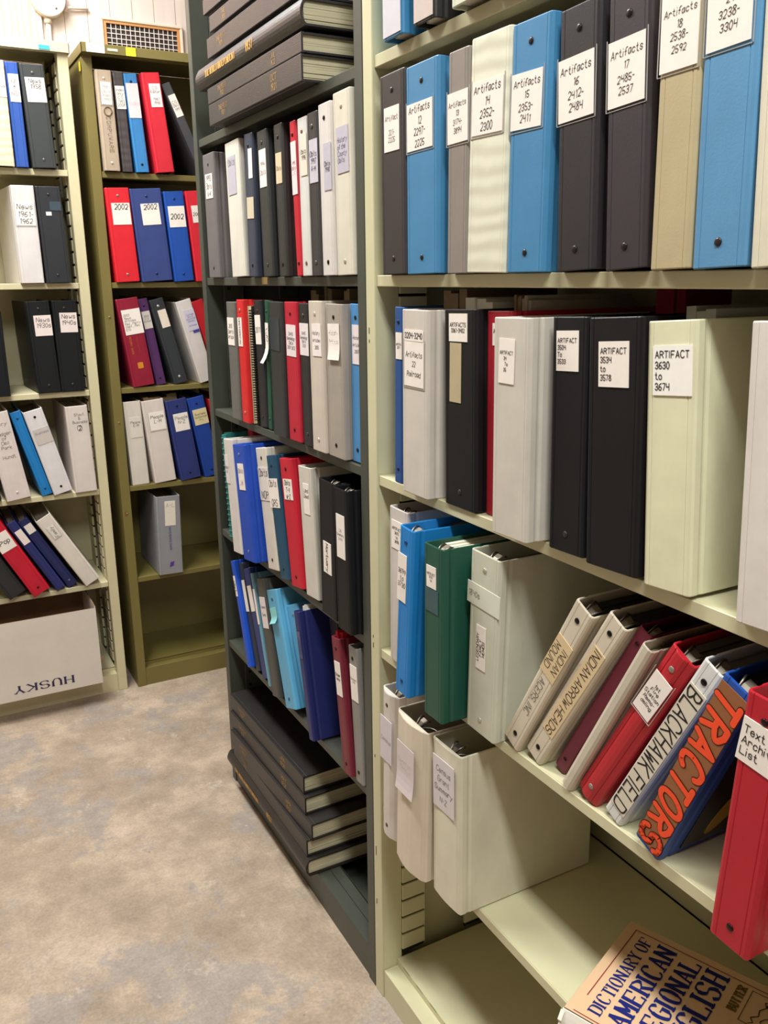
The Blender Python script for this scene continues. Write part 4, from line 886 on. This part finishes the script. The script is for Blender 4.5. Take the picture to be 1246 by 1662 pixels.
# ------------------------------------------------------------------ carton on the pale unit
def carton():
    # open white carton turned slightly, its front jutting over the base
    Wd=.50;Hh=.280;D=.26;t=.004
    M=Matrix.Translation((-.741,1.585,.083))@Matrix.Rotation(R(-.5),4,'Z')
    r=empty('cardboard_carton',M,'open white carton with upside-down blue lettering at the foot of the pale unit','box')
    outer=mat('white_card','#d9cfc4',.7,var=.05,vscale=10); inner=mat('brown_card','#8a6a50',.8,var=.08)
    def panel(name,x0,x1,y0,y1,z0,z1,io):
        mb=MB(); mb.box(x0,x1,y0,y1,z0,z1,0); 
        for k,fc in enumerate(mb.f[-6:]):
            pass
        # inner face brown
        idx={'f':4,'b':2,'l':3,'r':5}[io]; mb.m[idx]=1
        # top edge shows raw card
        mb.m[1]=1
        return mb.build(name,[outer,inner],r)
    panel('front_wall',0,Wd,0,t,0,Hh,'f'); panel('back_wall',0,Wd,D-t,D,0,Hh+.01,'b')
    panel('side_wall',0,t,t,D-t,0,Hh+.01,'r'); panel('side_wall',Wd-t,Wd,t,D-t,0,Hh+.005,'l')
    MB().box(t,Wd-t,t,D-t,0,.004).build('bottom',inner,r)
    MB().box(Wd-.001,Wd+.010,.005,.02,.075,.092).build('torn_flap',inner,r)
    text(['HUSKY'],.215,.405,.020,.056,-.0006,'serif',random.Random(1),rot=180,sx=1.5,wt=1.7).build('lettering',INK('#3a3357'),r)
carton()

# ------------------------------------------------------------------ wall fittings
def vent():
    r=empty('wall_vent',Matrix.Translation((.03,1.99,2.11)),'rectangular wall vent with white mesh and wooden inner frame','vent')
    Wd,Hh=.284,.200
    fr=MB(); 
    for a in ((0,Wd,-.014,0,Hh-.010,Hh),(0,Wd,-.014,0,0,.010),(0,.010,-.014,0,.010,Hh-.010),(Wd-.010,Wd,-.014,0,.010,Hh-.010)): fr.box(*a,b=.002)
    fr.build('outer_frame',mat('white_paint','#d8c6b4',.55),r)
    fi=MB()
    for a in ((.010,Wd-.010,-.010,-.001,Hh-.018,Hh-.010),(.010,.020,-.010,-.001,.010,Hh-.018),(Wd-.020,Wd-.010,-.010,-.001,.010,Hh-.018),(.020,Wd-.020,-.010,-.001,.010,.018)): fi.box(*a)
    fi.build('inner_frame',mat('bare_wood','#c58a55',.6,var=.1),r)
    MB().box(.018,Wd-.018,-.0025,-.0008,.016,Hh-.016).build('duct_shade_sheet',mat('duct_shade','#3a2f33',.9,var=.4,vscale=70),r)  # flat sheet, the shade of the recess behind the mesh put into its colour
    g=MB(); nx,nz=15,11
    for i in range(1,nx): x=.020+(Wd-.040)*i/nx; g.box(x-.0011,x+.0011,-.007,-.0055,.018,Hh-.018)
    for i in range(1,nz): z=.018+(Hh-.036)*i/nz; g.box(.020,Wd-.020,-.0064,-.0048,z-.0011,z+.0011)
    g.build('mesh',mat('white_enamel','#ddd2c8',.4,var=0),r)
vent()
def jbox():
    r=empty('junction_box',Matrix.Translation((-.135,1.99,2.339)),'round painted junction box on the back wall with conduit running down','fixture')
    c=MB(); n=32; c.prism([(.056*math.cos(2*PI*k/n),.056*math.sin(2*PI*k/n)) for k in range(n)],-.034,-.004,axis='y'); c.dome((0,-.034,0),.0575,.004,32)
    c.build('cover',mat('white_paint','#d8cdc8',.5,var=.04),r)
    MB().dome((.022,-.037,-.030),.004,.002).build('screw',METAL,r)
    p=MB(); p.tube([(-.004,-.014,-.05),(-.004,-.014,-.30)],.008,10); p.tube([(-.004,-.014,-.055),(-.004,-.014,-.072)],.0125,10)
    p.build('conduit',mat('white_paint','#d6c6bc',.5,var=.05),r)
    q=MB(); q.tube([(.05,-.012,-.02),(.075,-.012,-.016),(.13,-.008,-.013)],.0045,8); q.tube([(.058,-.012,-.03),(.058,-.012,-.012)],.006,8); q.build('cable',mat('white_paint','#d6c6bc',.5,var=.05),r)
jbox()
